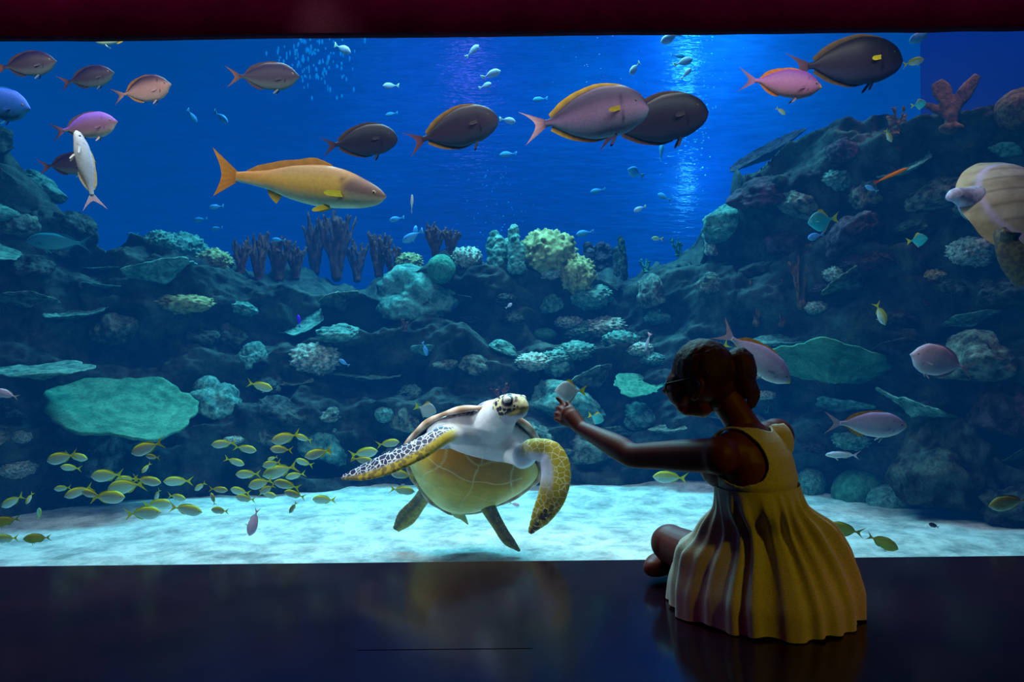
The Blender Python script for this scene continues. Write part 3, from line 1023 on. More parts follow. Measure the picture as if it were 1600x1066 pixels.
def plastron_col(x, y, r, ph):
    base = mixc(S(226, 216, 112), S(206, 164, 22), sm(-.28, .06, y + .25 * (.12 - abs(x))))
    if y > -.06:                                   # darker orange scutes near the throat
        base = mixc(base, S(176, 122, 8), sm(-.05, .03, y) * sm(.24, .19, abs(x)) * .85)
    base = mixc(base, S(216, 214, 140), sm(.78, 1, r) * .6)
    d = abs(x - .006 * math.sin(y * 30))
    for y0, sl in ((.10, .35), (.0, .2), (-.10, -.1), (-.2, -.25)):
        d = min(d, abs(y - y0 - sl * abs(x) + .006 * math.sin(x * 40)) if abs(x) < .23 else 9)
    d = min(d, abs(abs(x) - .19 + .03 * math.sin(y * 18)) if -.25 < y < .24 else 9)
    return mixc(S(226, 216, 150), base, .35 + .65 * sm(.001, .0055, d))


def carapace_col(x, y, r, ph):
    c = mixc(S(96, 72, 44), S(140, 110, 70), .5 + .5 * math.sin(x * 31 + 3 * math.sin(y * 17)))
    d = abs(abs(x) - .13)
    for y0 in (-.2, -.07, .07, .19):
        d = min(d, abs(y - y0 - .2 * abs(x)))
    c = mixc(S(190, 170, 120), c, sm(.002, .008, d))
    return mixc(c, S(206, 180, 170), sm(.86, .93, r))


t_f = Vector((.33, -.60, .73)).normalized()
t_r = Vector((.95, .19, -.25)); t_r = (t_r - t_f * t_r.dot(t_f)).normalized()
t_u = (-t_r).cross(t_f)                              # towards the carapace
TC = P(741, 722, 3.78)
TM = Matrix((-t_r, t_f, t_u)).transposed()
turtle = empty('sea_turtle', TC)
tag(turtle, 'green sea turtle swimming towards the glass, head raised to the woman\'s hand', 'turtle')
tl = lambda x, y, z: TM @ Vector((x, y, z))            # shell frame -> offsets from TC  (x: turtle's own right = picture left)
tp = lambda u, v, Y: P(u, v, Y) - TC


def shell_part(name, geo):
    V, Fc, cols = geo
    V = [TM @ Vector(v) for v in V]
    o = put(name, mesh(name, V, Fc, cols), SHELL, turtle)
    return o


shell_part('carapace', shell_half(.35, .37, .325, .15, True, carapace_col, flare=-.3))
shell_part('plastron', shell_half(.185, .372, .322, .125, False, plastron_col, p=3.4))
rim_r = []
for j in range(150):
    ph = 2 * PI * j / 150
    x, y = outline(ph, .355, .375, .33)
    e = Vector((x, y, 0)).normalized()
    rr_ = .013 + .003 * math.cos(ph * 12)
    rim_r.append([Vector((x, y, .004)) + e * (rr_ * math.cos(t)) + Vector((0, 0, rr_ * 1.2 * math.sin(t))) for t in np.linspace(0, 2 * PI, 10, endpoint=False)])
rim_r.append(rim_r[0])
RVv, RFf = loft(rim_r, cap=False)
shell_part('shell_rim', (RVv, RFf, [mixc(S(226, 196, 176), S(170, 130, 100), .5 + .5 * math.sin(math.atan2(v.y, v.x) * 24)) for v in RVv]))
turtle.children[0]['label'] = 'brown domed upper shell with pinkish rim'
turtle.children[1]['label'] = 'yellow belly shell with pale seams'

parts = [ball(tl(0, .0, -.0), (.28, .30, .07), (TM.col[0], TM.col[1], TM.col[2]), 40, 20),
         ball(tl(0, .17, -.0), (.235, .13, .095), (TM.col[0], TM.col[1], TM.col[2]), 30, 16),
         ball(tl(.18, .14, .0), (.09, .10, .07), (TM.col[0], TM.col[1], TM.col[2])),
         ball(tl(-.18, .14, .0), (.09, .10, .075), (TM.col[0], TM.col[1], TM.col[2]))]
hc = tp(795, 637, 3.46)
parts.append(tube([tl(0, .14, .01), tl(0, .25, .015), hc.lerp(tl(0, .25, .015), .45), hc], [.10, .105, .078, .062], 24))
h_f = Vector((.74, -.64, .20)).normalized()
h_s = h_f.cross(Vector((0, 0, 1))).normalized()
h_u = h_s.cross(h_f)
HA = (h_f, h_s, h_u)
parts += [ball(hc, (.082, .062, .062), HA, 28, 16),
          ball(hc + h_f * .045 + h_u * .006, (.05, .047, .046), HA, 24, 14),
          ball(hc + h_f * .082 + h_u * -.004, (.022, .030, .032), HA),
          ball(hc + h_f * .098 + h_u * -.014, (.010, .014, .018), HA),
          ball(hc + h_f * .03 - h_u * .032, (.062, .045, .026), HA)]
for sd in (-1, 1):
    parts.append(ball(hc + h_f * .038 + h_s * .040 * sd + h_u * .030, (.026, .016, .018), HA))
limbs = {}


def limb(nm, px, w, t, nrm):
    g, fr = ribbon([q if isinstance(q, Vector) else tp(*q) for q in px], w, t, nrm, 20, 30)
    parts.append(g)
    limbs[nm] = fr


limb('fl', [tl(.12, .13, .0), (697, 678, 3.5), (655, 702, 3.44), (607, 724, 3.42), (568, 738, 3.44), (533, 747, 3.47)], [.05, .048, .056, .058, .045, .012], [.04, .034, .022, .016, .012, .006], (-.05, -.75, .66))
limb('fr', [tl(-.10, .12, .0), (815, 712, 3.58), (836, 702, 3.5), (858, 707, 3.46), (869, 738, 3.42), (864, 771, 3.40), (848, 803, 3.40), (827, 834, 3.42)], [.05, .05, .05, .058, .068, .064, .05, .012], [.05, .045, .036, .024, .018, .015, .012, .006], (-.1, -1, .05))
limb('rl', [(700, 735, 3.9), (672, 762, 3.95), (655, 785, 4.02), (636, 808, 4.04), (618, 829, 4.06)], [.05, .042, .042, .052, .022], [.05, .03, .02, .014, .006], (.35, -.85, .1))
limb('rr', [(745, 750, 3.9), (760, 788, 3.88), (777, 818, 3.88), (792, 842, 3.87), (813, 862, 3.86)], [.05, .045, .036, .034, .008], [.05, .03, .02, .014, .006], (-.6, -.75, .2))
parts.append(tube([tl(0, -.2, -.01), tp(714, 800, 4.0), tp(723, 808, 4.02), tp(731, 819, 4.04)], [.05, .03, .018, .006]))
tme = remesh(parts, .0065, 5, .5)
tme.name = 'body'
nv = len(tme.vertices)
co_ = np.empty(nv * 3, np.float32); tme.vertices.foreach_get('co', co_); co_ = co_.reshape(-1, 3)
cols = np.zeros((nv, 4)); msk = np.zeros((nv, 4)); msk[:, 3] = 1
lims = {k: (np.array([tuple(f[0]) for f in fr]), fr) for k, fr in limbs.items()}
WH = S(206, 204, 224)
for i in range(nv):
    p = Vector(co_[i])
    q = p - hc
    a, s_, u_ = q.dot(h_f), q.dot(h_s), q.dot(h_u)
    loc = TM.transposed() @ p
    c = WH; mr = [0, 0, 0]
    best, bk, bi = 9, None, 0
    for k, (arr, fr) in lims.items():
        d = np.linalg.norm(arr - co_[i], axis=1)
        j = int(d.argmin())
        if d[j] < best: best, bk, bi = d[j], k, j
    fr = lims[bk][1][bi] if bk else None
    inl = False
    if fr is not None and best < fr[4] * 1.35 + .02:
        off = (p - fr[0]).dot(fr[2]) / max(fr[4], .01)
        nrm = (p - fr[0]).dot(fr[3])
        s = bi / 29
        if bk == 'fl' and s > .16:
            inl = True
            k2 = sm(.16, .3, s)
            lead = off if FLSIGN > 0 else -off
            yy = sm(.15, .4, lead)
            c = mixc(WH, S(214, 190, 60), yy * k2)
            c = mixc(c, S(226, 224, 220), (1 - k2) * .7)
            mr = [k2 * (1 - yy), 0, .6 * yy * sm(.3, .5, s)]
        elif bk == 'fr' and s > .24:
            inl = True
            k2 = sm(.26, .42, s)
            outr = off if FRSIGN > 0 else -off
            yy = max(sm(-.35, .1, outr), sm(.62, .8, s))
            c = mixc(S(180, 190, 216), S(190, 170, 60), yy * k2)
            mr = [0, k2 * yy, .9 * sm(.7, .84, s) * sm(.7, .2, abs(off + .2))]
        elif bk in ('rl', 'rr') and s > .1:
            inl = True
            c = mixc(S(180, 160, 50), S(74, 72, 56), sm(-.6, .7, off if bk == 'rl' else -off))
            mr = [0, .35 * sm(.2, .6, abs(off)), .3]
    if not inl:
        if a > -.05 and q.length < .17 and a > -.12 + .1 * (u_ < 0):
            k = sm(-.075, -.035, a)
            uj = -.016 - .26 * max(0, .065 - a)
            jaw = sm(uj - .006, uj + .004, u_)
            top = mixc(S(214, 206, 214), S(232, 222, 172), k)
            c = mixc(S(206, 200, 226), top, jaw)
            mouth = sm(.006, .002, abs(u_ - uj)) * sm(.0, .03, a)
            c = mixc(c, S(196, 176, 60), sm(.02, .045, a) * sm(.016, .010, abs(u_ - uj + .006)) * .9)
            c = mixc(c, S(90, 70, 80), mouth * .6)
            ed = min((q - h_f * .04 - h_s * .05 * sd - h_u * .028).length for sd in (-1, 1))
            c = mixc(S(44, 30, 66), c, sm(.026, .034, ed))
            mr = [0, 0, jaw * k * sm(.095, .07, a) * sm(.03, .036, ed)]
        else:
            # chest, neck and shoulders: spotted near the upper shell, white below
            c = mixc(S(222, 224, 236), S(170, 150, 190), sm(.0, .06, loc.z) * .7)
            mr = [0, 0, sm(-.015, .03, loc.z) * sm(.04, .09, abs(loc.x)) * .95]
            if loc.y < .0:
                c = mixc(c, S(190, 180, 90), sm(.02, -.08, loc.y))
    cols[i] = c; msk[i, :3] = mr
setcol(tme, 'Col', cols); setcol(tme, 'Msk', msk)
put('body', tme, TSKIN, turtle)
for sd in (-1, 1):
    V, Fc = ball((0, 0, 0), (.021, .012, .015), HA, 20, 12)
    cl = [mixc(S(236, 232, 226), S(30, 20, 50), sm(.004, .009, abs(v.dot(h_u) + .006)) * (1 if v.dot(h_u) < -.004 else 0)) for v in V]
    e = put('eye', mesh('eye', V, Fc, cl), FISH, turtle)
    e.location = hc + h_f * .042 + h_s * .050 * sd + h_u * .030

# ------------------------------------------------------------------ the second turtle at the right edge
t2 = empty('sea_turtle', P(1588, 330, 3.7))
tag(t2, 'pale tan sea turtle half outside the right edge above the dark rocks', 'turtle')
f2 = Vector((-.97, -.10, .20)).normalized()
u2 = Vector((-.05, -.86, .52)); u2 = (u2 - f2 * u2.dot(f2)).normalized()
r2 = f2.cross(u2)
M2 = Matrix((r2, f2, u2)).transposed()


def car2(x, y, r, ph):
    c = mixc(S(190, 158, 128), S(212, 184, 158), .5 + .5 * math.sin(x * 55 + 2.5 * math.sin(y * 9)))
    c = mixc(c, S(110, 84, 60), .5 * max(0, math.sin(x * 83 + y * 11)) ** 6)
    c = mixc(c, S(216, 184, 206), sm(.72, .77, r) * sm(.84, .79, r))
    return mixc(c, S(206, 172, 120), sm(.8, .95, r) * .7)


for nm, g in (('carapace', shell_half(.30, .36, .30, .14, True, car2, p=2.4)), ('plastron', shell_half(.29, .34, .29, .08, False, lambda x, y, r, ph: S(200, 190, 130)))):
    V, Fc, cl = g
    put(nm, mesh(nm, [M2 @ Vector(v) for v in V], Fc, cl), SHELL, t2)
h2 = P(1496, 305, 3.62) - t2.location
q2 = lambda u, v, Y: P(u, v, Y) - t2.location
parts2 = [ball((0, 0, 0), (.25, .26, .05), (M2.col[0], M2.col[1], M2.col[2]), 30, 14),
          tube([M2 @ Vector((0, .2, 0)), h2.lerp(M2 @ Vector((0, .2, 0)), .4), h2], [.09, .05, .036], 18),
          ball(h2, (.048, .034, .034), None), ball(h2 + Vector((-.03, 0, -.008)), (.024, .023, .022))]
g, fr2 = ribbon([q2(1560, 360, 3.5), q2(1572, 380, 3.46), q2(1590, 410, 3.45), q2(1612, 440, 3.46)][::-1], [.07, .07, .05, .03], [.015, .02, .02, .02], (-.8, -.6, .1))
g2, _ = ribbon([q2(1580, 372, 3.46), q2(1571, 366, 3.43), q2(1567, 358, 3.42)], [.05, .03, .006], [.016, .012, .005], (-.8, -.6, .1))
parts2 += [g, g2, tube([M2 @ Vector((-.12, .08, -.01)), q2(1612, 425, 3.56), q2(1606, 434, 3.47)], [.05, .04, .03], 14)]
me2 = remesh(parts2, .008, 4)
me2.name = 'body'
cl, mk2 = [], []
for v in me2.vertices:
    dh = (v.co - h2).length
    if dh < .12: cl.append(S(216, 196, 226)); mk2.append((0, 0, .25, 1))
    elif v.co.y < -.1 and v.co.z < -.03: cl.append(S(110, 96, 66)); mk2.append((0, 0, .5, 1))
    else: cl.append(S(120, 150, 160)); mk2.append((0, 0, 0, 1))
setcol(me2, 'Col', cl); setcol(me2, 'Msk', mk2)
put('body', me2, TSKIN, t2)
# ------------------------------------------------------------------ the woman sitting on the floor
SKIN = m_plain('skin', (112, 48, 34), .5, .3, .1)
HAIR = m_two('hair', (62, 18, 14), (104, 40, 30), 20., .5, .35, .5, .004, 160.)
DRESS, nt, b = newmat('cotton_dress')
nz = noisetex(nt, 240., 3)
c = mix(nt, S(238, 230, 206), S(204, 192, 166), ramp(nt, nz, .35, .7))
nt.links.new(c, b.inputs['Base Color'])
b.inputs['Roughness'].default_value = .9
b.inputs['Specular IOR Level'].default_value = .1
bump(nt, b, nz, .3, .001)
BLACK = m_plain('black_plastic', (10, 8, 10), .6, .25, .05)

woman = empty('person', (.78, 2.46, 0))
tag(woman, 'woman with hair bun, glasses and sleeveless dress sitting cross-legged, pointing at the turtle', 'person')
WO = woman.location.copy()
w_l = Vector((-.56, -.83, 0)).normalized()            # her left
w_d = Vector((-.83, .56, 0)).normalized()             # the way she faces
Zv = Vector((0, 0, 1))


def ell(c, hw, hd, n=28, ax=w_l, fx=w_d):
    c = Vector(c)
    return [c + ax * (hw * math.cos(a)) + fx * (hd * math.sin(a)) for a in np.linspace(0, 2 * PI, n, endpoint=False)]


spine = [(.03, .79, 2.44, .13, .09), (.10, .785, 2.44, .145, .10), (.18, .775, 2.44, .13, .09), (.26, .765, 2.44, .112, .08), (.34, .755, 2.44, .115, .08), (.385, .748, 2.437, .135, .095),
         (.42, .745, 2.435, .150, .105), (.49, .735, 2.44, .158, .098), (.535, .728, 2.442, .145, .078), (.565, .72, 2.445, .10, .062), (.59, .71, 2.447, .058, .052)]
wp = [loft([ell((x, y, z), hw, hd) for z, x, y, hw, hd in spine])]
hd_f = Vector((-.95, .31, 0)).normalized()
hd_s = Vector((-.31, -.95, 0)).normalized()
HX = (hd_f, hd_s, Zv)
hcn = P(1098, 585, 2.45)
wp += [tube([(.722, 2.446, .55), (.69, 2.449, .61), (.645, 2.452, .68)], [.056, .049, .05], 20),
       ball(hcn, (.088, .074, .092), HX, 28, 18)]
fp = lambda u, v, s=0.: P(u, v, 2.45) + hd_f * 0 + hd_s * s + Vector((0, .31 * (1107 - u) / 508, 0))
wp += [ball(fp(1068, 606), (.05, .058, .066), HX),                       # face mass
       tube([fp(1096, 634), fp(1075, 640)], [.04, .022]),                # jaw to chin
       ball(fp(1071, 637), (.024, .028, .020), HX),                      # chin
       tube([fp(1052, 598), fp(1044, 612)], [.010, .0115]),              # nose
       ball(fp(1047, 614), (.010, .014, .008), HX),
       ball(fp(1056, 625), (.012, .024, .009), HX),                      # lips
       ball(fp(1060, 632), (.012, .022, .008), HX),
       ball(fp(1060, 591), (.020, .05, .016), HX),
       ball(fp(1077, 578), (.050, .064, .056), HX)]                       # brow
for sd in (-1, 1):
    ec = P(1090, 607, 2.45) + hd_s * (.072 * sd)
    wp.append(tube([ec + Zv * .03 - hd_f * .008, ec + Zv * .02 - hd_f * .02 + hd_s * .008 * sd, ec - Zv * .0 - hd_f * .016 + hd_s * .009 * sd, ec - Zv * .026 + hd_f * .004], [.008, .009, .008, .009]))
LS, RS = P(1124, 712, 2.33), P(1212, 682, 2.545)
LE, LW = P(990, 712, 2.56), P(908, 669, 2.765)
wp += [ball(LS, .058), ball(RS, .058), ball(LS.lerp(Vector((.74, 2.44, .50)), .4), .07), ball(RS.lerp(Vector((.74, 2.44, .50)), .4), .068),
       tube([LS, LS.lerp(LE, .35), LS.lerp(LE, .75), LE, LE.lerp(LW, .25), LE.lerp(LW, .65), LW], [.053, .050, .043, .040, .041, .033, .025], 20),
       tube([RS, RS.lerp(Vector((.875, 2.66, .30)), .5), (.875, 2.66, .30), (.84, 2.80, .24), (.80, 2.88, .20)], [.052, .047, .038, .036, .026], 18),
       ball((.79, 2.91, .185), (.045, .045, .025))]
# left hand: palm, four fingers of unequal length, thumb
hp = lambda u, v, Y: P(u, v, Y)
wp += [tube([LW, hp(893, 652, 2.81)], [.026, .032]), ball(hp(889, 650, 2.815), (.03, .02, .036)),
       tube([hp(893, 651, 2.80), hp(888.5, 641, 2.84)], [.022, .014]),
       tube([hp(892, 653, 2.80), hp(883, 647, 2.84)], [.022, .014]),
       tube([hp(892, 656, 2.80), hp(880, 653, 2.835)], [.022, .013]),
       tube([hp(896, 662, 2.79), hp(878, 659, 2.825)], [.020, .012]),
       tube([hp(888.5, 641, 2.84), hp(881, 631.5, 2.875), hp(875.5, 626.5, 2.885), hp(870.3, 622, 2.89)], [.0105, .0092, .0085, .0072], 10),
       tube([hp(883, 647, 2.84), hp(874, 637.5, 2.87), hp(870.5, 639, 2.90), hp(872, 644, 2.915)], [.0105, .0095, .0085, .0075], 10),
       tube([hp(880, 653, 2.835), hp(870, 646.5, 2.86), hp(867.5, 648, 2.885), hp(870, 652, 2.90)], [.010, .009, .008, .007], 10),
       tube([hp(878, 659, 2.825), hp(870.5, 655.5, 2.845), hp(867.8, 655, 2.865), hp(869, 657, 2.88)], [.009, .008, .0075, .0065], 10),
       tube([hp(904, 660, 2.785), hp(899, 647, 2.80), hp(893, 638, 2.825), hp(886.5, 629.5, 2.845)], [.015, .0125, .0105, .0085], 12)]
# legs folded
LK = P(1047, 849, 2.72)
wp += [tube([(.735, 2.43, .11), (.635, 2.54, .13), LK, ], [.085, .082, .062], 22), ball(LK, (.066, .066, .064)),
       tube([LK - Zv * .012, (.60, 2.80, .085), (.72, 2.80, .05)], [.058, .052, .034], 18),
       tube([(.84, 2.50, .115), (.80, 2.70, .13), (.74, 2.90, .14)], [.098, .085, .062], 22),
       tube([(.74, 2.90, .13), (.62, 2.88, .085), (.545, 2.84, .05)], [.058, .046, .034], 18)]
FT = P(1019, 880, 2.80)
wp += [tube([(.56, 2.84, .05), FT + Vector((.02, .01, -.01)), FT + Vector((-.005, -.03, -.008))], [.036, .042, .032], 16)]
for sd in (-1, 1):
    wp.append(ball(Vector((.678, 2.486, .452)) + w_l * (.058 * sd), (.062, .058, .05)))
body_w = remesh([(([Vector(v) - WO for v in V]), Fc) for V, Fc in wp], .0042, 5, .5)
body_w.name = 'body'
put('body', body_w, SKIN, woman)

# hair: cap, nape and bun with loose strands
hw = [ball(P(1099, 578, 2.45), (.095, .083, .097), HX, 28, 18),
      ball(P(1122, 600, 2.45), (.055, .066, .07), HX),
      ball(P(1155, 580, 2.44), (.052, .052, .074), HX), ball(P(1163, 600, 2.44), (.036, .04, .046), HX),
      ball(P(1160, 562, 2.44), (.036, .04, .03), HX), ball(P(1122, 622, 2.45), (.036, .05, .04), HX)]
for k in range(9):
    u, v = 1160 + 18 * rng.random(), 590 + 20 * rng.random()
    hw.append(tube([P(u, v, 2.44), P(u + 8 + 6 * rng.random(), v + 12, 2.43), P(u + 4 + 10 * rng.random(), v + 22 + 14 * rng.random(), 2.43)], [.008, .006, .0045], 8))
hme = remesh([([Vector(v) - WO for v in V], Fc) for V, Fc in hw], .004, 2, .4)
for v in hme.vertices:
    q = v.co * 1.0
    v.co += v.normal * (.0025 * noise.noise(Vector((q.x * 60, q.y * 60, q.z * 18))) + .0012 * noise.noise(q * 130))
hme.name = 'hair'
put('hair', hme, HAIR, woman)

# glasses
gl_ = empty('glasses'); gl_.parent = woman
gl_.name = 'glasses'


def ring_tube(c, ax, ay, ra, rb, r, n=24):
    rings = []
    for k in range(n):
        a = 2 * PI * k / n
        d = ax * (ra * math.cos(a)) + ay * (rb * math.sin(a))
        o_ = d.normalized(); z = ax.cross(ay)
        rings.append([c + d + o_ * (r * math.cos(t)) + z * (r * math.sin(t)) for t in np.linspace(0, 2 * PI, 8, endpoint=False)])
    V, Fc = loft(rings, cap=False)
    m_ = len(rings)
    Fc += [((m_ - 1) * 8 + j, (m_ - 1) * 8 + (j + 1) % 8, (j + 1) % 8, j) for j in range(8)]
    return V, Fc


gb = fp(1045, 604)
for sd in (-1, 1):
    c0 = gb + hd_s * (.033 * sd) - hd_f * .006
    put('lens_rim', mesh('lens_rim', *ring_tube(c0 - WO, hd_s, Zv, .026, .017, .0028)), BLACK, gl_)
    a_ = gb + hd_s * (.060 * sd) + Zv * .008 - hd_f * .008
    b_ = hcn + hd_s * (.080 * sd) - Zv * .008 + hd_f * .022
    put('temple_arm', mesh('temple_arm', *tube([a_ - WO, b_ - WO], [.0042, .0035], 8)), BLACK, gl_)
put('bridge', mesh('bridge', *tube([gb + hd_s * .009 - WO, gb - hd_s * .009 - WO], [.0028, .0028], 8)), BLACK, gl_)

# dress: bodice lifted off the torso, gathered skirt lofted down to the floor
bm = bmesh.new(); bm.from_mesh(body_w)
ch = Vector((.737, 2.44, 0))


def in_bodice(p):
    p = p + WO
    q = p - ch
    la, fd = q.dot(w_l), q.dot(w_d)
    if p.z < .385 or p.z > .62: return False
    lim = float(np.interp(p.z, [.39, .415, .44, .47, .50, .53, .56, .60], [.175, .160, .128, .112, .106, .106, .106, .10]))
    if la > lim: return False
    if la < -float(np.interp(p.z, [.39, .42, .45, .50, .56, .6], [.17, .16, .146, .128, .11, .1])): return False
    nk = p - Vector((.712, 2.447, 0)); rad = math.hypot(nk.x, nk.y)
    if p.z > .535 and rad < .072: return False
    if p.z > .575: return False
    ab = LE - LS
    t_ = (p - LS).dot(ab) / ab.length_squared
    if t_ > .22 and (p - LS - ab * t_).length < .066: return False
    return abs(fd) < .25


dele = [f for f in bm.faces if not in_bodice(f.calc_center_median())]
bmesh.ops.delete(bm, geom=dele, context='FACES')
for _ in range(14):
    new = {}
    for v in bm.verts:
        es = [e for e in v.link_edges if e.is_boundary]
        if len(es) == 2:
            new[v] = v.co * .4 + (es[0].other_vert(v).co + es[1].other_vert(v).co) * .3
    for v, c_ in new.items(): v.co = c_
bm.normal_update()
for v in bm.verts: v.co += v.normal * .008
bod = bpy.data.meshes.new('bodice')
bm.to_mesh(bod); bm.free()
bod.polygons.foreach_set('use_smooth', [True] * len(bod.polygons))
dress = empty('dress'); dress.parent = woman
bo = put('bodice', bod, DRESS, dress)
sol = bo.modifiers.new('thick', 'SOLIDIFY'); sol.thickness = .004; sol.offset = 1

KEY = [  # height, centre, radius by direction (0 = picture right, 90 = away, 180 = picture left, 270 = towards the viewer)
    (.006, (.79, 2.47), {0: .27, 45: .27, 90: .29, 120: .33, 150: .325, 168: .30, 180: .292, 192: .288, 207: .262, 225: .252, 250: .25, 270: .255, 295: .25, 320: .25, 345: .268}),
    (.07, (.79, 2.47), {0: .272, 45: .26, 90: .28, 120: .32, 150: .315, 168: .297, 180: .29, 192: .284, 207: .258, 225: .248, 250: .246, 270: .25, 295: .246, 320: .246, 345: .268}),
    (.13, (.79, 2.47), {0: .262, 45: .25, 90: .26, 120: .29, 150: .295, 168: .286, 180: .28, 192: .268, 207: .24, 225: .226, 250: .22, 270: .222, 295: .222, 320: .23, 345: .255}),
    (.19, (.788, 2.465), {0: .246, 45: .22, 90: .22, 120: .26, 150: .275, 168: .272, 180: .266, 192: .245, 207: .212, 225: .19, 250: .184, 270: .185, 295: .19, 320: .205, 345: .235}),
    (.235, (.782, 2.46), {0: .228, 45: .20, 90: .18, 120: .20, 150: .22, 168: .222, 180: .218, 192: .205, 207: .18, 225: .162, 250: .156, 270: .157, 295: .166, 320: .185, 345: .215}),
    (.28, (.772, 2.452), {0: .205, 45: .18, 90: .155, 120: .165, 150: .185, 168: .188, 180: .186, 192: .176, 207: .158, 225: .146, 250: .140, 270: .138, 295: .148, 320: .168, 345: .194}),
]


def seam_r(phi):
    d = Vector((math.cos(phi), math.sin(phi), 0))
    a, b2 = d.dot(w_l) / .162, d.dot(w_d) / .122
    return 1 / math.sqrt(a * a + b2 * b2)


NT = 360
phis = np.linspace(0, 2 * PI, NT, endpoint=False)
tabs = []
for z, c_, tb in KEY:
    ks = sorted(tb)
    xs = [k - 360 for k in ks] + ks + [k + 360 for k in ks]
    ys = [tb[k] for k in ks] * 3
    tabs.append((z, c_, pchip(xs, ys, np.degrees(phis))))
tabs.append((.345, (.756, 2.44), np.array([.30 * seam_r(p) + .7 * seam_r(p) * 1.06 for p in phis])))
tabs.append((.40, (.745, 2.437), np.array([seam_r(p) for p in phis])))
zs = [t[0] for t in tabs]
ZR = np.r_[np.linspace(.006, .39, 52), [.395, .40, .406]]
pl = [(rng.uniform(-.5, .5), k) for k in (9, 14, 19, 25, 33)]
rings = []
for z in ZR:
    cx = float(pchip(zs, [t[1][0] for t in tabs], [z])[0]); cy = float(pchip(zs, [t[1][1] for t in tabs], [z])[0])
    rr = np.array([float(pchip(zs, [t[2][k] for t in tabs], [z])[0]) for k in range(NT)])
    amp = .0115 * sm(.40, .30, z) * (.75 + .25 * sm(.02, .2, z)) + .0015 * sm(.402, .39, z)
    ring = []
    for k, ph in enumerate(phis):
        tw = ph + .25 * (z - .2)
        f = sum(math.sin(n_ * tw + 9 * o_) * w for (o_, n_), w in zip(pl, (.5, .7, .8, .6, .35))) / 1.6
        f = math.copysign(abs(f) ** .8, f)
        r_ = rr[k] + amp * f
        hem = .004 * math.sin(ph * 9) if z < .01 else 0
        # the side away from the viewer lies over the knees, off the floor
        ring.append(Vector((cx + r_ * math.cos(ph), cy + r_ * math.sin(ph), max(.003, z + hem))) - WO)
    rings.append(ring)
sk = put('skirt', mesh('skirt', *loft(rings, cap=False)), DRESS, dress)
sk['label'] = 'gathered skirt falling in pleats to the floor'
bt = put('button', mesh('button', *ball(P(1172, 785, 2.33) - WO, (.004, .004, .004))), m_plain('pearl_button', (230, 220, 220), .3, .6, 0), dress)
bt.location = (0, 0, 0)
# ------------------------------------------------------------------ rocks and corals on the reef bank
def ico(sub, fn):
    bm = bmesh.new()
    bmesh.ops.create_icosphere(bm, subdivisions=sub, radius=1)
    for v in bm.verts:
        v.co = fn(v.co.copy())
    me = bpy.data.meshes.new('m')
    bm.to_mesh(me); bm.free()
    me.polygons.foreach_set('use_smooth', [True] * len(me.polygons))
    return me


def rock_mesh(seed, knob=0.):
    o = Vector((seed * 13.1, seed * 7.7, seed * 3.3))

    def f(p):
        r = 1 + .35 * noise.noise(p * 1.1 + o) + .28 * (noise.ridged_multi_fractal(p * 1.6 + o, .9, 2.1, 4, 1., 2.) - 1) * .4 + .08 * noise.noise(p * 5 + o) + .04 * noise.noise(p * 12 + o)
        q = p * r
        q.z *= .75
        if q.z < -.35: q.z = -.35 + (q.z + .35) * .4
        return q
    return ico(5, f)


def knob_mesh(seed):
    o = Vector((seed * 5.1, seed * 2.7, seed * 8.3))

    def f(p):
        d = noise.voronoi(p * 4.2 + o)[0][0]
        r = 1 + .16 * noise.noise(p * 1.4 + o) + .24 * (1 - min(1, d * 1.9)) + .05 * noise.noise(p * 11 + o)
        q = p * r
        q.z *= .7
        return q
    return ico(5, f)


def brain_mesh(seed):
    o = Vector((seed * 3.1, seed * 9.7, seed))

    def f(p):
        r = 1 + .05 * noise.noise(p * 1.3 + o) + .025 * math.sin(22 * noise.noise(p * 2.2 + o)) + .01 * noise.noise(p * 14)
        return p * r
    return ico(5, f)


def plate_mesh(seed, lobes=.16, bowl=.12, thick=.05):
    o = Vector((seed * 4.4, seed * 1.9, 0))
    na, nr = 110, 22
    V = []
    for top in (1, 0):
        for i in range(nr + 1):
            r = i / nr
            for j in range(na):
                a = 2 * PI * j / na
                e = Vector((math.cos(a), math.sin(a), 0))
                rad = 1 + lobes * noise.noise(e * 1.3 + o) * 2 + lobes * .5 * noise.noise(e * 4 + o)
                x, y = e.x * r * rad, e.y * r * rad
                z = bowl * r * r + .10 * noise.noise(Vector((x * 1.6, y * 1.6, seed))) * r + .03 * noise.noise(Vector((x * 7, y * 7, seed))) + .012 * math.sin(r * 34)
                if not top: z -= thick + .35 * (1 - r) ** 2
                else: z += thick * (.2 * (1 - r))
                V.append((x, y, z))
    Fc = []
    k = (nr + 1) * na
    for i in range(nr):
        for j in range(na):
            l = (j + 1) % na
            Fc.append((i * na + j, (i + 1) * na + j, (i + 1) * na + l, i * na + l))
            Fc.append((k + i * na + j, k + i * na + l, k + (i + 1) * na + l, k + (i + 1) * na + j))
    for j in range(na):
        l = (j + 1) % na
        Fc.append((nr * na + j, k + nr * na + j, k + nr * na + l, nr * na + l))
    return mesh('m', V, Fc)


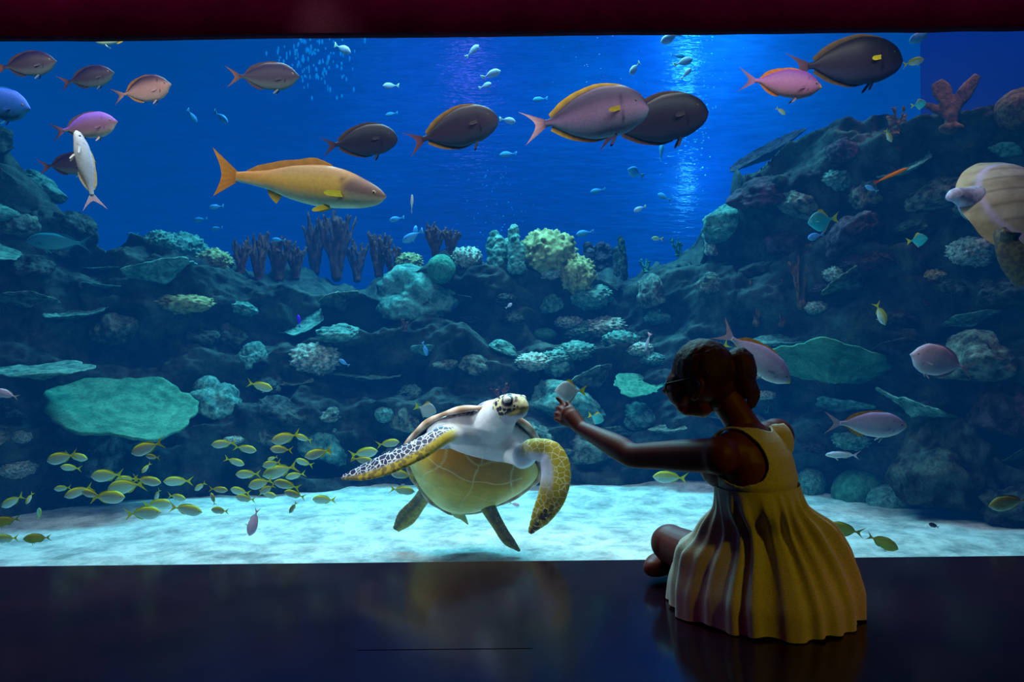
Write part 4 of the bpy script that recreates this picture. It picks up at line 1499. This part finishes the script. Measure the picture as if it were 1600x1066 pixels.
def branch_mesh(seed, n0=6, depth=3, spread=.5, r0=.075, flat=1., vox=.03, ln=.42):
    rs = random.Random(seed)
    parts = [ball((0, 0, 0), (.2, .2, .12))]

    def grow(p, d, l, r, k):
        q = p + d * l
        midp = p.lerp(q, .5) + Vector((rs.uniform(-.05, .05), rs.uniform(-.05, .05) * flat, .02))
        parts.append(tube([p, midp, q], [r, r * .92, r * .82], 8, 5))
        if k == 0: return
        for _ in range(2 if rs.random() < .75 else 1):
            e = (d + Vector((rs.uniform(-spread, spread), rs.uniform(-spread, spread) * flat, rs.uniform(.05, .35)))).normalized()
            grow(q, e, l * rs.uniform(.7, .95), r * .82, k - 1)
    for i in range(n0):
        a = 2 * PI * i / n0 + rs.uniform(-.3, .3)
        d = Vector((math.cos(a) * spread, math.sin(a) * spread * flat, 1)).normalized()
        grow(Vector((math.cos(a) * .09, math.sin(a) * .09 * flat, 0)), d, ln * rs.uniform(.7, 1.15), r0 * rs.uniform(.85, 1.1), depth)
    return remesh(parts, vox, 2)


def paddle_mesh():
    """elkhorn coral: broad flattened upright blades on a short trunk"""
    parts = [ball((0, 0, 0), (.3, .2, .14)), tube([(0, 0, 0), (-.02, 0, .35)], [.16, .12], 12)]
    for pts, w in (([(0, 0, .2), (-.12, 0, .6), (-.2, .02, .95), (-.34, .02, 1.18)], [.10, .14, .26, .17]),
                   ([(.05, 0, .2), (.1, -.03, .5), (.3, -.04, .85), (.62, -.05, 1.32)], [.10, .13, .19, .10]),
                   ([(0, 0, .25), (-.35, .03, .5), (-.62, .03, .62)], [.1, .12, .07])):
        parts.append(ribbon([Vector(p) for p in pts], w, [.06] * (len(w) - 1) + [.03], (0, -1, .1), 16, 18)[0])
    return remesh(parts, .03, 3)


def pillar_mesh(seed):
    rs = random.Random(seed)
    parts = []
    for i in range(9):
        x, y, h = rs.uniform(-.6, .6), rs.uniform(-.4, .4), rs.uniform(.7, 1.7)
        parts.append(tube([(x, y, -.3), (x * 1.05, y, h * .5), (x * 1.1, y, h)], [.26, .25, .22], 12))
    me = remesh(parts, .045, 2)
    for v in me.vertices:
        v.co += v.normal * (.07 * noise.noise(v.co * 4) + .04 * noise.noise(v.co * 9))
    return me


ROCKS = [rock_mesh(k) for k in range(1, 7)]
KNOBS = [knob_mesh(k) for k in range(1, 5)]
BRAIN = [brain_mesh(1), brain_mesh(2)]
PLATES = [plate_mesh(1), plate_mesh(2, .2, .2), plate_mesh(3, .16, .06), plate_mesh(4, .24, .16)]
BUSH = [branch_mesh(3, 13, 2, .34, .085, 1., .035, .5), branch_mesh(8, 12, 2, .3, .085, 1., .035, .52), branch_mesh(12, 14, 2, .38, .08, 1., .035, .48)]
FANB = [branch_mesh(21, 4, 3, .35, .075, .5, .035, .42), branch_mesh(25, 5, 3, .4, .07, .5, .035, .4)]
ELK = paddle_mesh()
PILLAR = [pillar_mesh(1), pillar_mesh(2)]
for lst, nm in ((ROCKS, 'rock'), (KNOBS, 'knobby_coral'), (BRAIN, 'brain_coral'), (PLATES, 'plate_coral'), (BUSH, 'tube_sponge'), (FANB, 'branching_coral'), ([ELK], 'elkhorn_coral'), (PILLAR, 'pillar_coral')):
    for me in lst: me.name = nm
MATC = {}
TAKEN = []


def stand(name, me, mat, u, v, wpx, sx=1., sy=1., sz=1., label=None, cat='coral', group=None, sink=.15, rot=None, tilt=(0, 0), Y=None, anchor='c'):
    """place a coral with its base on the rock bank under picture point u, v; wpx is its width there"""
    if Y is None:
        h, n = on_reef(u, v)
        if h is None and label:
            for k in range(1, 22):
                h, n = on_reef(u, v + 4 * k)
                if h is not None:
                    h, n = P(u, v + 2 * k, h.y + .08), Vector((0, -.3, .95))
                    break
        if h is None:
            return None
    else:
        h, n = on_reef(u, v)
        off = wpx * 4.5 / F * (.42 if 'plate' in name else .12)
        h, n = P(u, v, Y * 1.22 if h is None else h.y - off), Vector((0, -.7, .7))
    s = wpx * h.y / F / 2
    if label: TAKEN.append((u, v, wpx, sz))
    key = (me.name, mat.name)
    if key not in MATC:
        m2 = me.copy(); m2.materials.clear(); m2.materials.append(mat); MATC[key] = m2
    o = put(name, MATC[key])
    o.scale = (s * sx, s * sy, s * sz)
    o.rotation_euler = (math.radians(tilt[0]), math.radians(tilt[1]), rng.uniform(0, 2 * PI) if rot is None else math.radians(rot))
    o.location = h - n * (s * sink)
    return tag(o, label, cat, group)


# named pieces
ST = stand
ST('plate_coral', PLATES[0], CGREEN, 196, 634, 232, 1., .85, .8, 'broad pale green plate coral on the left, largest of all the plates', tilt=(24, 4), rot=20, Y=4.15)
ST('plate_coral', PLATES[2], CTEAL, 60, 570, 170, 1, .6, .5, 'flat teal ledge coral behind the broad green plate at left', tilt=(10, 0), rot=0, Y=4.6)
ST('plate_coral', PLATES[1], CGREEN, 1298, 570, 170, 1.1, .8, .7, 'large ruffled green plate coral right of the hair bun', tilt=(24, -14), rot=190, Y=4.2)
ST('plate_coral', PLATES[3], CGREEN, 1000, 600, 92, 1, .8, .7, 'green plate coral left of the woman\'s face', tilt=(24, -10), rot=40, Y=4.5)
ST('plate_coral', PLATES[2], CTEAL, 1435, 627, 136, 1, .8, .8, 'grey-green plate coral under the pinkish grouper', tilt=(22, 0), rot=80, Y=3.95)
ST('plate_coral', PLATES[1], CTEAL, 1225, 530, 90, 1, .7, .6, 'small teal plate above the ruffled green plate coral', tilt=(12, -5), rot=0, Y=4.5)
ST('plate_coral', PLATES[2], CTEAL, 170, 418, 100, 1, .6, .5, 'upper of two teal shelf corals on the left bank', tilt=(10, 0), rot=0)
ST('plate_coral', PLATES[0], CTEAL, 172, 448, 90, 1, .5, .4, 'lower of two teal shelf corals on the left bank', tilt=(8, 0), rot=70)
ST('plate_coral', PLATES[3], CTEAL, 570, 590, 120, 1, .7, .6, 'ruffled teal plate low on the central reef above the turtle', tilt=(15, 6), rot=10)
ST('brain_coral', BRAIN[0], CGREEN, 690, 421, 44, 1, 1, 1.05, 'smooth round green coral on the central shelf right of the sponges', sink=.1)
ST('brain_coral', BRAIN[1], CTEAL, 322, 605, 42, 1, 1, 1, 'round blue-grey sponge right of the broad green plate', Y=4.45)
ST('brain_coral', BRAIN[0], CTEAL, 600, 646, 30, 1, 1, .9, 'pale round coral just left above the turtle\'s shell', Y=4.5)
ST('brain_coral', BRAIN[1], CGREEN, 850, 522, 34, 1.2, 1, .7, 'small oval green coral left of the knobby coral mound', Y=5.0)
ST('brain_coral', BRAIN[0], CGREEN, 1345, 770, 82, 1, 1, 1, 'large dim green boulder coral on the sand right of the dress', Y=4.15)
ST('brain_coral', BRAIN[1], CTEAL, 1395, 785, 76, 1.1, 1, .8, 'lower dim boulder coral right of the large green one', Y=4.05)
ST('brain_coral', BRAIN[1], CTEAL, 1268, 755, 46, 1, 1, 1.1, 'dim teal boulder coral touching the dress outline', Y=4.3)
ST('brain_coral', BRAIN[0], CBROWN, 1605, 165, 86, 1, 1, .8, 'dark round coral head at the upper right edge', Y=4.4)
ST('rock', ROCKS[0], ROCKP, 1585, 640, 110, 1, .8, 1.1, 'dark rounded rock at the right edge under the grouper', 'rock', Y=3.8)
ST('rock', ROCKS[1], ROCK2, 1530, 560, 130, 1, .9, .9, 'ridged grey rock behind the pinkish grouper', 'rock', Y=4.0)
ST('rock', ROCKS[2], ROCK, 1480, 730, 190, 1, .8, 1.1, 'big dark boulder on the sand at the lower right', 'rock', Y=4.15)
ST('rock', ROCKS[3], ROCK, 1590, 790, 110, 1, .8, .9, 'dark boulder on the sand at the right edge', 'rock', Y=3.85)
ST('pillar_coral', PILLAR[0], CTEAL, 792, 412, 76, 1, 1, .85, 'stout teal pillar coral on the skyline beside the tan head', rot=0)
ST('knobby_coral', KNOBS[0], CTAN, 856, 408, 86, 1, 1, 1.15, 'tan block-like coral head highest on the central skyline', sink=-.5)
ST('knobby_coral', KNOBS[1], CPALE, 866, 424, 64, 1, 1, .9, 'pale rounded coral head below the tan block-like head', sink=-.1)
ST('knobby_coral', KNOBS[2], CTAN, 902, 428, 56, 1, 1, 1.4, 'narrow tan coral head right of the pale rounded head', sink=-.2)
ST('knobby_coral', KNOBS[3], CPALE, 732, 412, 44, 1, 1, 1.2, 'small white-purple coral tuft above the round green coral', sink=-.4)
ST('knobby_coral', KNOBS[0], CTAN, 640, 408, 40, 1, 1, 1., 'yellow-green coral tuft left of the round green coral', sink=-.2)
ST('pillar_coral', PILLAR[1], ROCKP, 940, 415, 70, 1, 1, .8, 'dark purple coral mound right of the tan heads', rot=30)
ST('pillar_coral', PILLAR[0], ROCK, 970, 408, 52, .8, .8, 1.2, 'tall dark coral pinnacle beside the purple mound', rot=120)
ST('branching_coral', FANB[0], CGREEN, 1010, 425, 48, 1, 1, .6, 'low green finger coral right of the dark pinnacle', sink=0)
ST('branching_coral', FANB[1], CGREEN, 1060, 395, 56, 1, 1, .7, 'green finger coral on the skyline before the knobbly pillar', sink=0)
ST('pillar_coral', PILLAR[1], CPALE, 1112, 385, 54, .8, .8, 1.05, 'knobbly white-dotted coral pillar on the right skyline', rot=60)
ST('elkhorn_coral', ELK, CBROWN, 1490, 192, 132, 1, 1, .95, 'brown elkhorn coral with two broad blades on the right skyline', rot=0, Y=4.5)
ST('branching_coral', FANB[1], CBROWN, 1252, 478, 74, 1, 1, 1.9, 'tall brown branching coral on the right slope', rot=0, sink=-.05, Y=4.75)
ST('branching_coral', FANB[0], CBROWN, 1222, 508, 62, 1, 1, 1.6, 'brown branching coral in front of the tall brown one', rot=30, sink=-.05, Y=4.6)
ST('branching_coral', FANB[1], CBROWN, 1182, 505, 66, 1, 1, 1.5, 'dim brown branching coral left of the tall brown one', rot=100, sink=0, Y=4.8)
ST('branching_coral', FANB[0], CGREEN, 1303, 400, 40, .5, .5, 1.6, 'thin upright green sea fan on the right slope', rot=90, Y=4.6)
ST('branching_coral', FANB[0], CBROWN, 1400, 205, 80, 1, 1, .7, 'dark bushy coral left of the elkhorn coral', rot=10, Y=4.7)
ST('plate_coral', PLATES[1], ROCKP, 1200, 232, 120, 1, .6, .5, 'thin overhanging plate at the upper tip of the right slope', tilt=(14, -30), rot=0, Y=5.4)
ST('knobby_coral', KNOBS[0], CTEAL, 288, 380, 62, 1.2, 1, 1.1, 'large bushy grey-green coral mound on the left skyline', sink=0)
ST('knobby_coral', KNOBS[1], CTEAL, 250, 372, 44, 1, 1, 1.1, 'bushy coral knob at the left end of the grey-green mound', sink=0)
ST('knobby_coral', KNOBS[2], CTAN, 335, 405, 52, 1.1, 1, 1., 'olive coral knob at the right end of the grey-green mound', sink=0)
ST('knobby_coral', KNOBS[3], CTAN, 290, 475, 70, 1.2, 1, .6, 'yellowish coral cushion below the grey-green mound', sink=0)
for i, (u, v, w_, hz, kk) in enumerate([(377, 430, 34, .95, 0), (404, 442, 44, 1., 1), (436, 440, 46, .95, 2), (462, 438, 40, .9, 0), (492, 425, 46, 1.15, 1), (526, 420, 54, 1.25, 2), (558, 425, 40, 1., 0), (592, 428, 44, .9, 1), (612, 430, 36, .8, 2), (680, 402, 40, .8, 0), (705, 402, 34, .7, 1)]):
    ST('tube_sponge', BUSH[kk], CRED, u, v - 4, w_ * 1.7, .95, .95, hz * 1.35, f'reddish upright tube sponge, {nth(i + 1)} from left along the central skyline', 'sponge', sink=.0, group='red tube sponges on the skyline')
for i, (u, v, w_) in enumerate([(915, 520, 60), (945, 512, 66), (968, 530, 50), (890, 505, 40), (870, 560, 50), (835, 565, 52), (900, 548, 56), (1000, 545, 44), (1020, 562, 40)]):
    ST('knobby_coral', KNOBS[i % 4], CPALE if i % 2 else CTEAL, u, v, w_, 1.1, 1, .75, None, 'coral', sink=.05)
for i, (u, v, w_) in enumerate([(1345, 415, 60), (1310, 430, 46), (1285, 455, 40), (1275, 480, 34), (1370, 410, 50)]):
    ST('knobby_coral', KNOBS[(i + 1) % 4], CPALE if i % 2 else ROCKP, u, v, w_, 1.1, 1, .8, None, 'coral', sink=.1)
ST('knobby_coral', KNOBS[2], CTAN, 1455, 432, 40, 1.2, 1, .8, 'small yellowish coral on the dark slope beneath the pale tan turtle')

# the rest of the bank: boulders, ledges and coral cushions, jittered over the slope
row = []
for v0 in range(150, 800, 26):
    for u0 in range(-10, 1640, 44):
        u, v = u0 + rng.uniform(-22, 22), v0 + rng.uniform(-13, 13)
        h, n = on_reef(u, v)
        if h is None or h.z < .03: continue
        if any(abs(u - t[0]) < t[2] * .55 + 10 and abs(v - t[1]) < t[2] * .32 + 16 for t in TAKEN): continue
        w_ = rng.uniform(34, 104) * (1.1 if u > 1180 else 1)
        if any(math.hypot((u - t[0]) / 1.1, (v - t[1]) / .72) < (w_ + t[2]) * .41 for t in row): continue
        row.append((u, v, w_))
for u, v, w_ in row:
    q = rng.random()
    right, left = u > 1180, u < 330
    rk = [ROCK, ROCK2, ROCKP][int(rng.integers(0, 3))] if right else [ROCK, ROCK2, CTEAL][int(rng.integers(0, 3))]
    if q < .48:
        o = ST('rock', ROCKS[int(rng.integers(0, 6))], rk, u, v, w_, rng.uniform(.9, 1.4), rng.uniform(.7, 1), rng.uniform(.6, 1.3), None, 'rock', sink=.3, tilt=(rng.uniform(-25, 25), rng.uniform(-25, 25)))
    elif q < .72:
        o = ST('plate_coral', PLATES[int(rng.integers(0, 4))], [CTEAL, ROCK2, rk][int(rng.integers(0, 3))], u, v, w_ * 1.15, 1.1, rng.uniform(.6, .9), rng.uniform(.5, .9), None, 'coral', sink=-.15, tilt=(rng.uniform(10, 36), rng.uniform(-14, 14)))
    elif q < .92:
        o = ST('knobby_coral', KNOBS[int(rng.integers(0, 4))], [CTEAL, CPALE, ROCK2, rk][int(rng.integers(0, 4))], u, v, w_ * .8, 1.1, 1, rng.uniform(.6, 1), None, 'coral', sink=.15)
    else:
        o = ST('branching_coral', FANB[int(rng.integers(0, 2))], [CBROWN, CRED, CTEAL][int(rng.integers(0, 3))], u, v, w_ * .7, 1, 1, .7, None, 'coral', sink=.0)

# labels for the unlabelled ones: by kind, stretch of the bank and order along it
LOOK = {'reef_rock': 'dark', 'reef_rock_pale': 'grey', 'reef_rock_purple': 'purplish', 'coral_teal': 'teal', 'coral_pale': 'whitish', 'coral_green': 'green', 'coral_tan': 'tan', 'coral_brown': 'brown', 'sponge_red': 'reddish'}
bins = {}
for o in list(C.objects):
    if o.type == 'MESH' and o.parent is None and 'category' in o and 'label' not in o:
        d = R.transposed() @ (o.location - CAM)
        u, v = 800 + F * d.x / -d.z, 533 - F * d.y / -d.z
        zone = 'left bank' if u < 360 else 'central reef' if u < 1020 else 'right slope'
        tier = 'top' if v < 440 else 'upper' if v < 540 else 'middle' if v < 640 else 'lowest'
        kind = o.name.split('.')[0].replace('_', ' ')
        bins.setdefault((LOOK[o.data.materials[0].name], kind, zone, tier), []).append((u, o))
for (lk, kind, zone, tier), lst in bins.items():
    lst.sort(key=lambda t: t[0])
    for i, (u, o) in enumerate(lst):
        if len(lst) == 1: o['label'] = f'only {lk} {kind} in the {tier} band of the {zone}'
        else: o['label'] = f'{lk} {kind}, {nth(i + 1)} such from the left in the {zone}\'s {tier} band'
        o['group'] = f'{kind}s on the {zone}'
# ------------------------------------------------------------------ glowing specks, lamps and fill lights
def glow_bubbles(name, spots, mat, label):
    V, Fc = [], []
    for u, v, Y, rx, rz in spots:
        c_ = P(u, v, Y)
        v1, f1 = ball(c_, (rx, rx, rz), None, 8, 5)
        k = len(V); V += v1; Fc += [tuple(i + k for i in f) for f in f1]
    return tag(put(name, mesh(name, V, Fc), mat), label, 'glow_bubbles', kind='stuff')


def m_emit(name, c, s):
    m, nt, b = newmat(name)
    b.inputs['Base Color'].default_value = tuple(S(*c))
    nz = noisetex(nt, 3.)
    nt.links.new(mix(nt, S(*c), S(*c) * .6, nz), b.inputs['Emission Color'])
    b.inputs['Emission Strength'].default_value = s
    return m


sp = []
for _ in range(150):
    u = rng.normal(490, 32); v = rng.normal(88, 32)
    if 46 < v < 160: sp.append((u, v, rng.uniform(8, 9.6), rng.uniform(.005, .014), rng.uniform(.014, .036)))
glow_bubbles('glow_bubbles', sp, m_emit('glint_glow', (20, 165, 225), .55), 'patch of glowing cyan specks for light glints near the top, left of centre')  # self-glowing specks stand in for light glints on rippled water
sp = []
for _ in range(200):
    t = rng.random()
    v = 40 + 290 * t
    u = 1100 - 30 * t + rng.normal(0, 15 + 16 * sm(.6, 0, t))
    sp.append((u, v, rng.uniform(8.6, 10.2), rng.uniform(.006, .016), rng.uniform(.004, .008)))
glow_bubbles('glow_bubbles', sp, m_emit('light_column_glow', (60, 190, 255), .6), 'tall column of glowing blue specks for rippling light left of the right slope')  # glowing specks imitate the rippling reflected light of the column
sp = [(rng.normal(770, 26), rng.normal(350, 28), rng.uniform(8, 9.5), .008, .009) for _ in range(40)]
sp += [(rng.normal(775, 20), rng.normal(280, 14), rng.uniform(8, 9.5), .010, .012) for _ in range(26)]
glow_bubbles('glow_bubbles', sp, m_emit('faint_bubble_glow', (30, 120, 220), .35), 'faint self-glowing bubble cloud over the pillar coral in open water')  # own glow painted in place of light caught on them
sp = [(rng.uniform(860, 1010), rng.uniform(50, 130), rng.uniform(7, 9.5), .007, .007) for _ in range(70)]
glow_bubbles('glow_bubbles', sp, m_emit('rising_bubble_glow', (60, 110, 225), .3), 'loose scatter of glowing, rising bubble specks above the mauve surgeonfish')  # glow set in the material instead of light falling on them
put('lamp_bulb', mesh('lamp_bulb', *ball(P(1113, 36, 9.6), (.035, .035, .035))), m_emit('bulb', (255, 225, 200), 3.))
tag(bpy.data.objects['lamp_bulb'], 'tiny glowing white lamp at the top of the light column', 'lamp')


def area(name, loc, target, sx, sy, col, e, spread=180):
    l = bpy.data.lights.new(name, 'AREA')
    l.shape = 'RECTANGLE'; l.size = sx; l.size_y = sy
    l.color = col; l.energy = e; l.spread = math.radians(spread)
    o = bpy.data.objects.new(name, l); C.objects.link(o)
    o.location = loc
    o.rotation_euler = (Vector(target) - Vector(loc)).to_track_quat('-Z', 'Y').to_euler()
    return o


def spot(name, loc, target, col, e, ang, blend=.6, rad=.1):
    l = bpy.data.lights.new(name, 'SPOT')
    l.color = col; l.energy = e; l.spot_size = math.radians(ang); l.spot_blend = blend; l.shadow_soft_size = rad
    o = bpy.data.objects.new(name, l); C.objects.link(o)
    o.location = loc
    o.rotation_euler = (Vector(target) - Vector(loc)).to_track_quat('-Z', 'Y').to_euler()
    return o


area('lamp_front', (-.4, 3.14, 2.42), (-.4, 3.9, .7), 4.2, .12, (.95, 1, .96), 33, 170)
area('lamp_sand', (-.5, 4.0, 3.5), (-.5, 4.05, 0), 3.0, 1.0, (1, .86, .76), 44, 100)
spot('lamp_turtle', (-.8, 3.16, 2.3), (-.12, 3.6, .42), (1, .94, .82), 230, 30, .8, .25)
spot('fill_turtle_side', (-2.3, 3.16, .75), (-.2, 3.65, .42), (1, .95, .84), 120, 18, .8, .12)  # added fill from out of view, brightens the turtle's chest and belly
area('lamp_reef', (-.4, 6.4, 4.7), (-.4, 5.6, 0), 3.6, 1.2, (.28, .9, 1), 300, 110)
spot('lamp_skyline', (.4, 5.6, 4.2), (.3, 6.3, 1.4), (.75, 1, .85), 300, 30, .9, .2)
area('lamp_far_wash', (-.3, 8.2, 4.9), (-.3, 10.4, 2.8), 5, .6, (.015, .32, 1), 34)
point = bpy.data.lights.new('lamp_column', 'POINT'); point.color = (.08, .55, 1); point.energy = 110; point.shadow_soft_size = .12
po = bpy.data.objects.new('lamp_column', point); C.objects.link(po); po.location = (2.5, 9.5, 4.7)
point2 = bpy.data.lights.new('lamp_column', 'POINT'); point2.color = (.1, .6, 1); point2.energy = 22; point2.shadow_soft_size = .08
po2 = bpy.data.objects.new('lamp_column', point2); C.objects.link(po2); po2.location = (2.45, 9.75, 3.0)
spot('lamp_violet_wall', (3.2, 4.4, 4.8), (3.4, 5.5, 2.6), (.12, .02, 1), 110, 80, .9, .2)
spot('lamp_violet_left', (-2.0, 3.4, 3.3), (-1.9, 3.7, 1.7), (.62, .30, 1), 26, 50, .9, .2)
spot('lamp_violet_mid', (-.6, 5.4, 4.4), (-.9, 6.6, 3.0), (.6, .35, 1), 40, 70, .9, .2)
spot('fill_magenta_right', (2.5, 4.3, 3.5), (2.1, 5.0, .9), (1, .42, .62), 60, 80, .9, .2)  # added fill that tints the dark right slope purple
spot('fill_violet_wash', (-.6, 8.6, 5.1), (-.7, 10.4, 4.1), (.55, .16, 1), 50, 90, 1., .2)  # added violet light on the far wall, imitates a purple haze
# gallery side: a weak warm lamp behind the viewer and dim magenta fills added for header and floor
spot('lamp_gallery', (2.7, 0., 2.2), (.88, 2.3, .38), (1, .74, .01), 40, 25, .9, .15)
area('fill_gallery_dim', (0, 2.1, 2.55), (0, 3.03, 2.5), 8, .15, (1, .05, .50), 20, 60)  # added fill, brightens the header with magenta
for x_, e_, a_ in ((-2.4, 75, 60), (3.0, 60, 38)):
    spot('fill_gallery_side', (x_ * 1.3, 1.2, 3.0), (x_ * .72, 2.3, 0), (1, .05, .35), e_, a_, 1., .2)  # added fills that redden the floor's left and right corners
spot('fill_crest_right', (3.0, 4.2, 4.6), (2.7, 5.0, 2.4), (1, .82, .5), 130, 60, 1., .2)  # added warm fill, lifts the elkhorn coral and crest out of darkness
W = bpy.data.worlds.new('world'); SC.world = W
W.use_nodes = True
W.node_tree.nodes['Background'].inputs[0].default_value = (.006, .002, .008, 1)
SC.cycles.max_bounces = 6
SC.cycles.transparent_max_bounces = 12
SC.cycles.sample_clamp_indirect = 4
SC.cycles.caustics_reflective = False
